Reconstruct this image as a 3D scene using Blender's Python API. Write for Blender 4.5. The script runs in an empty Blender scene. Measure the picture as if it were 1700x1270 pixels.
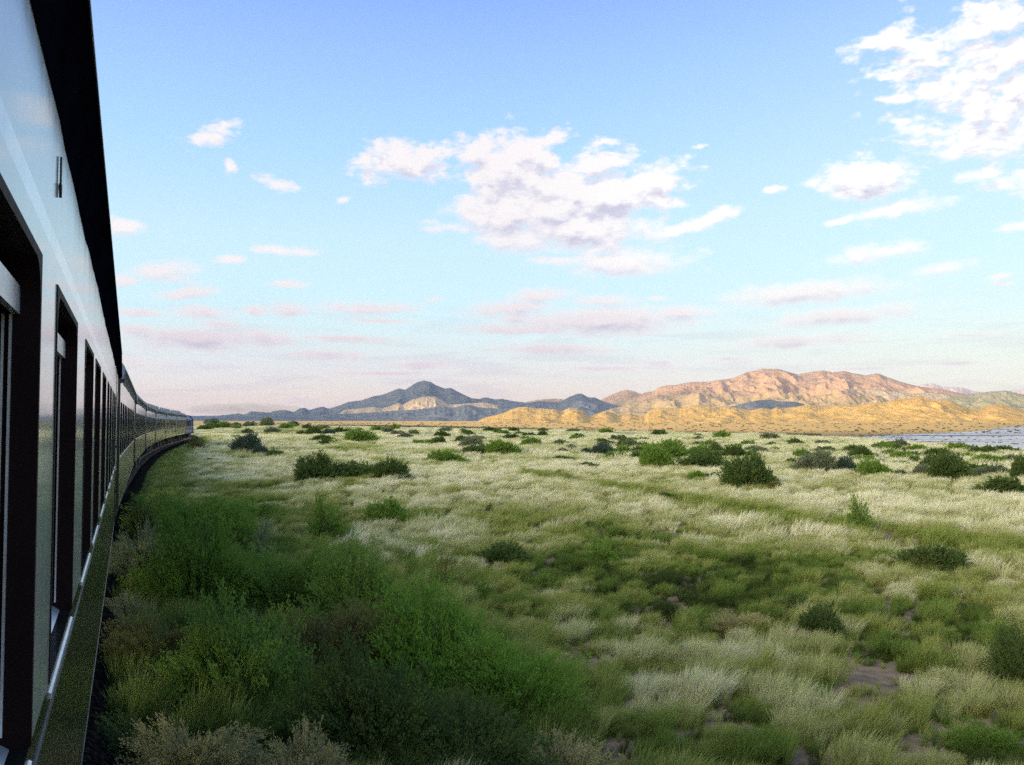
import bpy, bmesh, math, random
import numpy as np
from mathutils import Vector, Matrix
random.seed(7); RNG = np.random.default_rng(7)
sc = bpy.context.scene
COL = sc.collection
R = math.radians

# ------------------------------------------------------------------ camera
CZ = 3.7                       # eye height over the plain
F = 1472.0                     # focal length in photo pixels (1700 wide)
PITCH = math.atan(62.0 / F)
cam_d = bpy.data.cameras.new('camera'); cam_d.sensor_width = 36; cam_d.lens = F / 1700 * 36
cam_d.clip_start = 0.05; cam_d.clip_end = 60000
cam = bpy.data.objects.new('camera', cam_d); COL.objects.link(cam)
cam.location = (0, 0, CZ); cam.rotation_euler = (math.pi / 2 + PITCH, 0, 0)
sc.camera = cam
sc.view_settings.view_transform = 'Standard'; sc.view_settings.look = 'None'
sc.view_settings.exposure = 0.3; sc.view_settings.gamma = 1.0
sc.view_settings.use_curve_mapping = False
sc.cycles.use_denoising = False
sc.cycles.max_bounces = 6; sc.cycles.diffuse_bounces = 2; sc.cycles.glossy_bounces = 3
sc.cycles.transmission_bounces = 3; sc.cycles.volume_bounces = 0; sc.cycles.transparent_max_bounces = 6
sc.cycles.caustics_reflective = False; sc.cycles.caustics_refractive = False

def ray(px, py):
    """direction of sight for a point of the photograph (used for surveying the real positions)"""
    dx = (px - 850.0) / F; dy = (635.0 - py) / F
    c, s = math.cos(PITCH), math.sin(PITCH)
    v = np.array([dx, c - dy * s, s + dy * c])
    return v / np.linalg.norm(v)

# ------------------------------------------------------------------ sun and sky
SUN_EL = R(7.5); SUN_GO = R(50)          # elevation; compass bearing the light travels towards (from +Y to +X)
u_h = np.array([math.sin(SUN_GO), math.cos(SUN_GO), 0.0])
u3 = u_h * math.cos(SUN_EL) - np.array([0, 0, math.sin(SUN_EL)])     # travel direction
sun_d = bpy.data.lights.new('sun', 'SUN'); sun_d.energy = 5.0; sun_d.angle = R(0.5); sun_d.color = (1.0, 0.80, 0.56)
sun = bpy.data.objects.new('sun', sun_d); COL.objects.link(sun)
sun.rotation_euler = Vector(tuple(u3)).to_track_quat('-Z', 'Y').to_euler()
sun.location = (0, 0, 2000)

def srgb(r, g, b):
    f = lambda v: ((v / 255 + 0.055) / 1.055) ** 2.4 if v > 10 else v / 255 / 12.92
    return (f(r), f(g), f(b), 1)

CLOUDS = [  # px, py, rx, ry, rotation deg (photo survey of the clouds' bearings)
 (665,266,82,30,3),(790,252,50,28,0),(850,285,90,62,0),(835,352,82,42,0),(930,335,120,62,0),(985,272,60,26,0),(1065,302,72,30,6),
 (960,378,122,38,0),(1010,330,100,44,0),(870,400,80,20,0),(720,250,60,20,0),(757,378,42,9,0),(1030,437,112,22,0),(1010,412,90,14,0),(940,432,58,8,0),(1100,338,34,17,0),(1140,378,75,10,12),
 (1208,353,32,9,8),(895,235,42,12,5),(1140,259,18,6,0),(1163,243,14,4,0),(1005,233,22,8,0),(610,290,18,18,0),
 (360,226,38,15,20),(381,275,13,9,0),(452,304,32,8,-12),(203,378,44,14,0),(570,332,12,5,20),
 (278,452,56,17,0),(203,468,32,9,0),(302,487,58,9,7),(468,416,52,8,0),(384,430,27,7,5),(478,472,34,6,0),(335,520,48,13,0),
 (478,514,34,12,0),(424,516,26,9,0),(613,512,86,11,0),(330,563,135,19,0),(440,560,60,13,0),(570,562,85,6,0),(540,590,66,9,0),
 (700,606,52,7,0),(240,520,45,7,0),(360,538,40,6,0),(640,533,55,4,0),(230,550,40,10,0),
 (845,512,78,14,4),(900,492,58,13,0),(1010,533,150,24,0),(1130,520,72,11,3),(852,526,30,13,0),(925,580,98,9,0),(1097,603,38,6,0),
 (880,547,110,10,0),(1000,500,60,10,0),(1090,495,14,4,0),(720,497,14,4,0),(1010,612,90,5,0),(640,620,90,4,0),
 (1432,298,78,34,0),(1440,282,48,20,0),(1492,346,68,13,8),(1395,367,25,5,10),(1455,421,78,15,4),(1572,446,52,10,4),(1335,487,148,19,3),
 (1395,525,142,15,3),(1315,568,112,12,2),(1275,315,18,5,0),(1660,458,22,5,5),(1663,470,16,4,0),(1605,557,48,4,0),(1685,377,30,7,6),
 (1590,603,60,4,0),(1210,596,40,4,0),(1430,612,70,4,0),
 (1660,40,170,50,8),(1655,150,150,98,0),(1600,222,85,42,-6),(1465,70,62,18,8),(1540,105,60,25,0),(1635,287,52,11,5),(1470,128,16,5,0),
 (1800,180,180,160,0),(1500,165,30,8,0),(1960,420,160,22,0),(1850,540,120,18,0),(-100,420,190,30,0),(-60,540,190,26,0),(100,600,190,10,0),
]

w = bpy.data.worlds.new('World'); sc.world = w; w.use_nodes = True
w.cycles.sampling_method = 'MANUAL'; w.cycles.sample_map_resolution = 512
nt = w.node_tree; nt.nodes.clear()
class N:
    """tiny helper for node graphs"""
    def __init__(s, nt): s.nt = nt
    def n(s, t, **k):
        x = s.nt.nodes.new(t)
        for a, b in k.items(): setattr(x, a, b)
        return x
    def put(s, sock, v):
        if isinstance(v, bpy.types.NodeSocket): s.nt.links.new(v, sock)
        else: sock.default_value = v
    def m(s, op, a, b=None, c=None, clamp=False):
        x = s.n('ShaderNodeMath', operation=op); x.use_clamp = clamp
        s.put(x.inputs[0], a)
        if b is not None: s.put(x.inputs[1], b)
        if c is not None: s.put(x.inputs[2], c)
        return x.outputs[0]
    def mix(s, f, a, b, mode='MIX'):
        x = s.n('ShaderNodeMix', data_type='RGBA', blend_type=mode)
        s.put(x.inputs[0], f); s.put(x.inputs[6], a); s.put(x.inputs[7], b)
        return x.outputs[2]
    def ramp(s, f, pts, mode='LINEAR'):
        x = s.n('ShaderNodeValToRGB'); x.color_ramp.interpolation = mode
        e = x.color_ramp.elements
        while len(e) < len(pts): e.new(0.5)
        for i, (p, c) in enumerate(pts):
            e[i].position = p; e[i].color = c if len(c) == 4 else (*c, 1)
        s.put(x.inputs[0], f); return x.outputs[0]
    def noise(s, vec, scale, detail=4, rough=0.55, dist=0.0, dim='3D'):
        x = s.n('ShaderNodeTexNoise', noise_dimensions=dim)
        if vec is not None: s.put(x.inputs['Vector'], vec)
        x.inputs['Scale'].default_value = scale; x.inputs['Detail'].default_value = detail
        x.inputs['Roughness'].default_value = rough; x.inputs['Distortion'].default_value = dist
        return x.outputs['Fac']
    def sstep(s, v, lo, hi):
        x = s.n('ShaderNodeMapRange', interpolation_type='SMOOTHSTEP')
        s.put(x.inputs[0], v); x.inputs[1].default_value = lo; x.inputs[2].default_value = hi
        return x.outputs[0]
    def mapping(s, vec, loc=(0,0,0), rot=(0,0,0), scale=(1,1,1), kind='POINT'):
        x = s.n('ShaderNodeMapping', vector_type=kind); s.put(x.inputs[0], vec)
        x.inputs[1].default_value = loc; x.inputs[2].default_value = rot; x.inputs[3].default_value = scale
        return x.outputs[0]

def azel(px, py):
    v = ray(px, py)
    return math.atan2(v[0], v[1]) * F, math.asin(v[2]) * F

# cloud field: distance-like value (in 1/F radians) inside the union of ellipses, plus broken edges
g = bpy.data.node_groups.new('cloud_field', 'ShaderNodeTree')
g.interface.new_socket('Vector', in_out='INPUT', socket_type='NodeSocketVector')
g.interface.new_socket('Value', in_out='OUTPUT', socket_type='NodeSocketFloat')
G = N(g)
gi = g.nodes.new('NodeGroupInput'); go = g.nodes.new('NodeGroupOutput')
gs = g.nodes.new('ShaderNodeSeparateXYZ'); g.links.new(gi.outputs[0], gs.inputs[0])
cur = -200.0
for (px, py, rx, ry, rot) in CLOUDS:
    a0, e0 = azel(px, py); a1, _ = azel(px + 10, py); _, e1 = azel(px, py - 10)
    sx, sy = (a1 - a0) / 10, (e1 - e0) / 10
    gc = g.nodes.new('ShaderNodeCombineXYZ'); g.links.new(gs.outputs[0], gc.inputs[0]); g.links.new(gs.outputs[1], gc.inputs[1])
    G.put(gc.inputs[2], cur)                       # the running maximum rides along in z, divided away below
    mp = G.mapping(gc.outputs[0], (a0, e0, 0), (0, 0, R(rot)), (rx * sx * 1.06, ry * sy * 1.1, 1e7), 'TEXTURE')
    ln = g.nodes.new('ShaderNodeVectorMath'); ln.operation = 'LENGTH'; g.links.new(mp, ln.inputs[0])
    k = 20 if (px > 1550 and py < 300) else max(min(rx, ry, 34), 17)
    v = G.m('MULTIPLY_ADD', ln.outputs[1], -k, k)
    cur = G.m('MAXIMUM', cur, v)
nz = G.noise(G.mapping(gi.outputs[0], scale=(0.017, 0.034, 1)), 1.0, 6, 0.52, 0.25, '2D')
nz2 = G.noise(G.mapping(gi.outputs[0], loc=(40, 9, 0), scale=(0.05, 0.13, 1)), 1.0, 4, 0.6, 0.2, '2D')
amp = G.sstep(gs.outputs[1], 140.0, 480.0)
val = G.m('MULTIPLY_ADD', G.m('SUBTRACT', nz, 0.44), G.m('MULTIPLY_ADD', amp, 42.0, 15.0), cur)
vor = g.nodes.new('ShaderNodeTexVoronoi'); vor.voronoi_dimensions = '2D'; vor.feature = 'SMOOTH_F1'; vor.inputs['Smoothness'].default_value = .35
vor.inputs['Detail'].default_value = 2.0; vor.inputs['Roughness'].default_value = .55; vor.inputs['Scale'].default_value = 1.0
g.links.new(G.mapping(gi.outputs[0], scale=(0.030, 0.050, 1)), vor.inputs['Vector'])
val = G.m('MULTIPLY_ADD', G.m('SUBTRACT', 0.55, vor.outputs['Distance']), G.m('MULTIPLY_ADD', amp, 9.0, 5.0), val)
val = G.m('MULTIPLY_ADD', G.m('SUBTRACT', nz2, 0.5), G.m('MULTIPLY_ADD', amp, 12.0, 8.0), val)
g.links.new(val, go.inputs[0])

W = N(nt)
tc = nt.nodes.new('ShaderNodeTexCoord')
sep = nt.nodes.new('ShaderNodeSeparateXYZ'); nt.links.new(tc.outputs['Generated'], sep.inputs[0])
az = W.m('ARCTAN2', sep.outputs[0], sep.outputs[1])
el = W.m('ARCSINE', sep.outputs[2])
E = lambda y: (697 - y) / F / 0.9
skyc = W.ramp(W.m('DIVIDE', el, 0.9), [(0.0, srgb(226, 202, 200)), (E(655), srgb(232, 214, 210)), (E(605), srgb(222, 224, 228)), (E(560), srgb(212, 234, 240)), (E(510), srgb(202, 236, 248)),
      (E(400), srgb(196, 231, 252)), (E(260), srgb(170, 214, 254)), (E(120), srgb(150, 192, 253)), (E(0), srgb(128, 168, 250)), (1.0, srgb(120, 158, 232))])
# paler and warmer to the right (towards +X), pinker to the left, low in the sky
rgt = W.sstep(az, -0.1, 0.6)
low = W.sstep(el, 0.5, 0.0)
skyr = W.ramp(W.m('DIVIDE', el, 0.9), [(0.0, srgb(238, 228, 212)), (E(640), srgb(240, 238, 224)), (E(580), srgb(232, 243, 236)), (E(530), srgb(218, 242, 246)), (E(440), srgb(206, 239, 254)),
      (E(300), srgb(196, 230, 254)), (E(120), srgb(168, 206, 254)), (E(0), srgb(144, 182, 252)), (1.0, srgb(122, 160, 232))])
skyc = W.mix(rgt, skyc, skyr)
skyn = nt.nodes.new('ShaderNodeTexSky'); skyn.sky_type = 'NISHITA'; skyn.sun_disc = False
skyn.sun_elevation = SUN_EL; skyn.sun_rotation = math.pi + SUN_GO
sk = W.mix(1.0, skyn.outputs[0], (0.035, 0.035, 0.035, 1), 'MULTIPLY')
base = W.mix(1.0, skyc, sk, 'ADD')
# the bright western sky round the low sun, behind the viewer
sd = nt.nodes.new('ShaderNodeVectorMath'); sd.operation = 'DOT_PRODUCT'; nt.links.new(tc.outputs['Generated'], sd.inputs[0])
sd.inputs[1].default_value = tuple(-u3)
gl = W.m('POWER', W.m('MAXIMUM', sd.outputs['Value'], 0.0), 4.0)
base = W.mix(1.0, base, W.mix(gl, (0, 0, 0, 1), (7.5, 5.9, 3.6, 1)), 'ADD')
# clouds
comb = nt.nodes.new('ShaderNodeCombineXYZ')
nt.links.new(W.m('MULTIPLY', az, F), comb.inputs[0]); nt.links.new(W.m('MULTIPLY', el, F), comb.inputs[1])
gA = nt.nodes.new('ShaderNodeGroup'); gA.node_tree = g; nt.links.new(comb.outputs[0], gA.inputs[0])
gB = nt.nodes.new('ShaderNodeGroup'); gB.node_tree = g
va = nt.nodes.new('ShaderNodeVectorMath'); va.operation = 'ADD'; nt.links.new(comb.outputs[0], va.inputs[0]); vo_ = nt.nodes.new('ShaderNodeCombineXYZ'); W.put(vo_.inputs[1], W.m('MULTIPLY_ADD', W.sstep(el, 0.08, 0.30), 15.0, 7.0)); W.put(vo_.inputs[0], -4.0); nt.links.new(vo_.outputs[0], va.inputs[1])
nt.links.new(va.outputs[0], gB.inputs[0])
cov = W.sstep(gA.outputs[0], -7.0, 15.0)
thick = W.sstep(gA.outputs[0], -4.0, 18.0)
litt = W.sstep(W.m('SUBTRACT', gA.outputs[0], gB.outputs[0]), -22.0, 8.0)    # near an upper edge: sunlit top
hgt = W.sstep(el, 0.03, 0.20)
c_top = W.mix(hgt, (1.10, .98, .90, 1), (1.12, 1.10, 1.08, 1))
c_top = W.mix(W.sstep(az, -0.05, 0.3), W.mix(hgt, (.98, .76, .76, 1), srgb(255, 249, 250)), c_top)
c_bot = W.mix(hgt, srgb(176, 168, 196), srgb(208, 206, 228))
shade = W.m('MULTIPLY', W.m('SUBTRACT', 1.0, litt), W.m('MULTIPLY_ADD', thick, 0.75, 0.25))
shade = W.m('MINIMUM', W.m('MULTIPLY_ADD', W.m('MULTIPLY', W.m('SUBTRACT', 1.0, hgt), thick), 0.38, shade), 1.0)
cc = W.mix(shade, c_top, c_bot)
cov = W.m('MULTIPLY', cov, W.m('MULTIPLY_ADD', hgt, 0.06, 0.92))
# faint low bands of vapour
band = W.noise(W.mapping(comb.outputs[0], scale=(0.006, 0.055, 1)), 1.0, 4, 0.55, 0.3, '2D')
bandf = W.m('MULTIPLY', W.sstep(band, 0.46, 0.68), W.m('MULTIPLY', W.sstep(el, 0.15, 0.07), 0.28))
c1 = W.mix(bandf, base, W.mix(rgt, srgb(203, 192, 212), srgb(224, 220, 224)))
col2 = W.mix(cov, c1, cc)
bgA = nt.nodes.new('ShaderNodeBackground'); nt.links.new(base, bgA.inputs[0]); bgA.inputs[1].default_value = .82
bgB = nt.nodes.new('ShaderNodeBackground'); nt.links.new(col2, bgB.inputs[0]); bgB.inputs[1].default_value = .82
front = W.m('LESS_THAN', W.m('ABSOLUTE', az), 0.72)
front = W.m('MULTIPLY', front, W.m('LESS_THAN', el, 0.62)); front = W.m('MULTIPLY', front, W.m('GREATER_THAN', el, 0.0))
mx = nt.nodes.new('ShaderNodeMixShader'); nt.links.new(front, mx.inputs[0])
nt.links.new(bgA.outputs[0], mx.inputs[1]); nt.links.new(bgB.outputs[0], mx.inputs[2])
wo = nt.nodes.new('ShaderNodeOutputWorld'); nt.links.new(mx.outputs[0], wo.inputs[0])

# ------------------------------------------------------------------ helpers
def perlin(x, y, seed=0):
    x = np.asarray(x, float); y = np.asarray(y, float)
    xi = np.floor(x).astype(np.int64); yi = np.floor(y).astype(np.int64)
    xf = x - xi; yf = y - yi
    def grad(ix, iy):
        h = (ix * 374761393 + iy * 668265263 + seed * 974634777) & 0x7fffffff
        h = ((h ^ (h >> 13)) * 1274126177) & 0x7fffffff
        a = (h & 0xffff) / 65536.0 * 2 * np.pi
        return np.cos(a), np.sin(a)
    def dot(ix, iy, fx, fy):
        gx, gy = grad(ix, iy); return gx * fx + gy * fy
    uu = xf ** 3 * (xf * (xf * 6 - 15) + 10); vv = yf ** 3 * (yf * (yf * 6 - 15) + 10)
    a = dot(xi, yi, xf, yf); b = dot(xi + 1, yi, xf - 1, yf)
    c = dot(xi, yi + 1, xf, yf - 1); d = dot(xi + 1, yi + 1, xf - 1, yf - 1)
    return (a + uu * (b - a)) + vv * ((c + uu * (d - c)) - (a + uu * (b - a)))
def fbm(x, y, o=4, seed=0, g=0.5):
    s = 0; a = 1
    for i in range(o):
        s = s + a * perlin(x * 2 ** i, y * 2 ** i, seed + i); a *= g
    return s
def ridged(x, y, o=5, seed=0, g=0.5):
    s = 0; a = 1; t = 0; wgt = 1
    for i in range(o):
        n = 1 - np.abs(perlin(x * 2 ** i, y * 2 ** i, seed + i)) * 1.9
        n = np.clip(n, 0, 1) ** 2 * wgt
        wgt = np.clip(n * 1.6, 0, 1)
        s = s + a * n; t += a; a *= g
    return s / t
def sst(v, lo, hi):
    t = np.clip((v - lo) / (hi - lo), 0, 1); return t * t * (3 - 2 * t)

def mesh_np(name, V, Fq, mats=(), smooth=True, parent=None, link=True, matidx=None):
    """V (n,3); Fq (m,3|4) index array"""
    V = np.asarray(V, np.float32); Fq = np.asarray(Fq, np.int32)
    me = bpy.data.meshes.new(name)
    me.vertices.add(len(V)); me.vertices.foreach_set('co', V.ravel())
    k = Fq.shape[1]
    me.loops.add(Fq.size); me.loops.foreach_set('vertex_index', Fq.ravel())
    me.polygons.add(len(Fq)); me.polygons.foreach_set('loop_start', np.arange(0, Fq.size, k, dtype=np.int32))
    try: me.polygons.foreach_set('loop_total', np.full(len(Fq), k, np.int32))
    except Exception: pass
    if smooth: me.polygons.foreach_set('use_smooth', np.ones(len(Fq), bool))
    if matidx is not None: me.polygons.foreach_set('material_index', np.asarray(matidx, np.int32))
    for m_ in mats: me.materials.append(m_)
    me.update(calc_edges=True); me.validate()
    o = bpy.data.objects.new(name, me)
    if link: COL.objects.link(o)
    if parent: o.parent = parent
    return o

def tag(o, label=None, cat=None, group=None, kind=None):
    if label: o['label'] = label
    if cat: o['category'] = cat
    if group: o['group'] = group
    if kind: o['kind'] = kind
    return o
def empty(name, loc, rz=0.0):
    o = bpy.data.objects.new(name, None); COL.objects.link(o); o.location = loc; o.rotation_euler = (0, 0, rz)
    o.empty_display_size = 0.3; return o
def copy_tree(o, parent=None):
    c = o.copy(); COL.objects.link(c)
    if parent: c.parent = parent
    for ch in list(o.children): copy_tree(ch, c)
    return c

class MB:
    """collects boxes, prisms and tubes into ONE mesh"""
    def __init__(s): s.v = []; s.f = []; s.mi = []
    def add(s, vs, fs, mi=0):
        b = len(s.v); s.v += [tuple(p) for p in vs]; s.f += [tuple(i + b for i in f) for f in fs]; s.mi += [mi] * len(fs)
    def box(s, x0, x1, y0, y1, z0, z1, mi=0):
        vs = [(x, y, z) for x in (x0, x1) for y in (y0, y1) for z in (z0, z1)]
        s.add(vs, [(0,1,3,2),(4,6,7,5),(0,4,5,1),(2,3,7,6),(0,2,6,4),(1,5,7,3)], mi)
    def prism(s, prof, x0, x1, mi=0, cap=True):
        """profile of (y,z) points extruded along x"""
        n = len(prof); vs = [(x0, y, z) for y, z in prof] + [(x1, y, z) for y, z in prof]
        fs = [(i, (i + 1) % n, n + (i + 1) % n, n + i) for i in range(n)]
        if cap: fs += [tuple(range(n))[::-1], tuple(range(n, 2 * n))]
        s.add(vs, fs, mi)
    def strip(s, prof, x0, x1, mi=0, xs=None):
        n = len(prof); xs = xs or [x0, x1]
        vs = [(x, y, z) for x in xs for y, z in prof]
        fs = [(k * n + i, k * n + i + 1, (k + 1) * n + i + 1, (k + 1) * n + i) for k in range(len(xs) - 1) for i in range(n - 1)]
        s.add(vs, fs, mi)
    def tube(s, pts, rad, n=8, mi=0):
        pts = [Vector(p) for p in pts]; rings = []
        b = len(s.v)
        for i, p in enumerate(pts):
            d = (pts[min(i + 1, len(pts) - 1)] - pts[max(i - 1, 0)]).normalized()
            a = d.orthogonal().normalized(); c = d.cross(a)
            r = rad[i] if isinstance(rad, (list, tuple)) else rad
            for k in range(n):
                t = 2 * math.pi * k / n; s.v.append(tuple(p + a * math.cos(t) * r + c * math.sin(t) * r))
        for i in range(len(pts) - 1):
            for k in range(n):
                s.f.append((b + i * n + k, b + i * n + (k + 1) % n, b + (i + 1) * n + (k + 1) % n, b + (i + 1) * n + k)); s.mi.append(mi)
        s.f.append(tuple(b + k for k in range(n))[::-1]); s.mi.append(mi)
        s.f.append(tuple(b + (len(pts) - 1) * n + k for k in range(n))); s.mi.append(mi)
    def cyl_y(s, x, z, y0, y1, r, n=24, mi=0):
        s.tube([(x, y0, z), (x, y1, z)], r, n, mi)
    def build(s, name, mats, parent=None, bevel=0.0, smooth=False):
        me = bpy.data.meshes.new(name); me.from_pydata(s.v, [], s.f)
        for m_ in (mats if isinstance(mats, (list, tuple)) else [mats]): me.materials.append(m_)
        me.polygons.foreach_set('material_index', np.array(s.mi, np.int32))
        if smooth: me.polygons.foreach_set('use_smooth', np.ones(len(s.f), bool))
        me.update()
        o = bpy.data.objects.new(name, me); COL.objects.link(o)
        if parent: o.parent = parent
        if bevel > 0:
            b = o.modifiers.new('bevel', 'BEVEL'); b.width = bevel; b.segments = 3; b.limit_method = 'ANGLE'; b.angle_limit = R(40)
            b.harden_normals = False
        return o

def mat(name):
    m_ = bpy.data.materials.new(name); m_.use_nodes = True
    t = m_.node_tree; p = t.nodes['Principled BSDF']
    return m_, N(t), p
def pos(n):
    return n.n('ShaderNodeNewGeometry').outputs['Position']
def objc(n):
    return n.n('ShaderNodeTexCoord').outputs['Object']

# ------------------------------------------------------------------ the railway line and the lie of the land
D1 = np.array([-0.397, 0.918]); N1 = np.array([-0.918, -0.397])      # along the train, to its left
def carpt(s, p): return D1 * s + N1 * p
LC = 20.2
c_front = carpt(17.3, 0.18)
# right-hand body side line of the train, car end to car end
JOINTS = [tuple(carpt(17.3 - LC * 1.0 - 0.0, 0.18)), tuple(c_front)]
def gp(px, Y): return ((px - 850) / F * Y, Y)
JOINTS += [gp(225, 36.6), gp(243, 56), gp(259.5, 75.3), gp(276.5, 94.5), gp(293.5, 113.6), gp(309.5, 132.6), gp(323, 150)]
DROP = [0, 0, -0.07, -0.16, -0.24, -0.3, -0.35, -0.4, -0.44]
RAILZ = CZ - 2.66
# centre line of the track (1.4 m to the left of the side line), extended both ways
side = np.array(JOINTS)
cen = []
for i in range(len(side)):
    d = side[min(i + 1, len(side) - 1)] - side[max(i - 1, 0)]; d /= np.linalg.norm(d)
    cen.append(side[i] + np.array([-d[1], d[0]]) * 1.4)
cen = np.array(cen)
ext_b = cen[0] - (cen[1] - cen[0]) / np.linalg.norm(cen[1] - cen[0]) * 120
ext = []
p = cen[-1].copy(); hd = math.atan2(*(cen[-1] - cen[-2]))
zz = DROP[-1]; track_z = [RAILZ] + [RAILZ + d for d in DROP]
for i in range(22):
    hd -= 0.03; p = p + np.array([math.sin(hd), math.cos(hd)]) * 20; ext.append(p.copy()); zz -= 0.10; track_z.append(RAILZ + zz)
TRACK = np.vstack([ext_b[None], cen, np.array(ext)]); track_z = np.array(track_z)
def track_dist(x, y):
    """distance to the track's centre line and rail height there"""
    best = np.full(np.shape(x), 1e9); bz = np.zeros(np.shape(x)); sg = np.zeros(np.shape(x))
    for i in range(len(TRACK) - 1):
        a, b = TRACK[i], TRACK[i + 1]; d = b - a; L2 = d @ d
        t = np.clip(((x - a[0]) * d[0] + (y - a[1]) * d[1]) / L2, 0, 1)
        dx = x - a[0] - t * d[0]; dy = y - a[1] - t * d[1]; q = np.hypot(dx, dy)
        m_ = q < best; best = np.where(m_, q, best); bz = np.where(m_, track_z[i] + t * (track_z[i + 1] - track_z[i]), bz)
        sg = np.where(m_, d[0] * dy - d[1] * dx, sg)
    return best, bz, sg
E_AZ = np.array([-180, -60, -30, -22, -12, -6, -2, 5.8, 12, 17, 22, 30, 45, 90, 180.0])
E_R = np.array([900, 900, 760, 700, 560, 430, 360, 300, 262, 225, 170, 122, 100, 140, 900.0])
F_R = np.array([0, 1300, 2300, 3500, 5000, 7000, 10000, 20000.0]); F_Z = np.array([-40, -40, -40, -34, -18, -8, 0, 0.0])
def hgt_xy(x, y):
    x = np.asarray(x, float); y = np.asarray(y, float)
    r = np.hypot(x, y); a = np.degrees(np.arctan2(x, y))
    e = np.interp(a, E_AZ, E_R) * (1 + 0.10 * perlin(x / 60, y / 60, 3))
    k = np.clip((r - e) / 520, 0, 1); k = 1 - (1 - k) ** 2
    plain = 0.16 * perlin(x / 9, y / 9, 11) * np.clip(r / 8, 0.2, 1) + 0.35 * perlin(x / 34, y / 34, 12) * sst(r, 20, 60) + 0.05 * perlin(x / 2.3, y / 2.3, 13) * (r < 60)
    z = plain * (1 - k) + (np.interp(r, F_R, F_Z) + 0.0) * k
    d, bz, sg = track_dist(x, y)
    wemb = 1 - sst(d, 2.1, 5.6)
    z = z * (1 - wemb) + (bz - 0.62) * wemb
    return z
_T = 3.0 * 1.006 ** np.arange(1420)
def ground_pt(px, py, rmax=20000):
    v = ray(px, py); t = _T[_T < rmax]
    under = CZ + t * v[2] <= hgt_xy(t * v[0], t * v[1])
    k = int(np.argmax(under)) if under.any() else len(t) - 1
    return t[k] * v[0], t[k] * v[1], float(hgt_xy(t[k] * v[0], t[k] * v[1]))
def to_px(x, y, z):
    c, s = math.cos(PITCH), math.sin(PITCH)
    dz = z - CZ; depth = y * c + dz * s; up = -y * s + dz * c
    depth = np.maximum(depth, 1e-3)
    return 850 + F * x / depth, 635 - F * up / depth

# where the grass is greener, seen on the plan of the plain
GREEN = [(950, 905, 230, 55, .85), (1250, 950, 270, 72, .95), (1000, 960, 320, 60, .55), (1150, 1000, 190, 40, .7), (880, 855, 150, 18, .5), (380, 930, 200, 130, .9),
         (640, 1120, 330, 130, .95), (1600, 1000, 130, 50, .5), (1150, 1230, 200, 60, .55), (1450, 1010, 130, 40, .55), (650, 860, 90, 22, .6),
         (1000, 935, 60, 30, .5), (560, 745, 120, 8, .4), (250, 1000, 150, 250, .9), (1640, 1230, 110, 50, .6), (1000, 760, 300, 6, .25), (480, 715, 120, 8, .5)]
STRIPE = [(860, 783), (1000, 806), (1150, 833), (1300, 856), (1400, 872), (1550, 894), (1700, 908), (1850, 920)]
def greenness(x, y):
    px, py = to_px(x, y, 0.15)
    v = 0.0
    for (a, b, rx, ry, s) in GREEN:
        v = np.maximum(v, s * np.exp(-(((px - a) / rx) ** 2 + ((py - b) / ry) ** 2) * 1.1))
    sx = np.array([p_[0] for p_ in STRIPE]); sy = np.array([p_[1] for p_ in STRIPE])
    ln = np.interp(px, sx, sy); wd = 4 + (ln - 780) * 0.09
    st = np.exp(-((py - ln) / wd) ** 2) * (px > 860)
    n = fbm(x / 6, y / 6, 3, 31)
    return np.clip(v + 0.38 * n + 0.02, 0, 1), st

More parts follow.
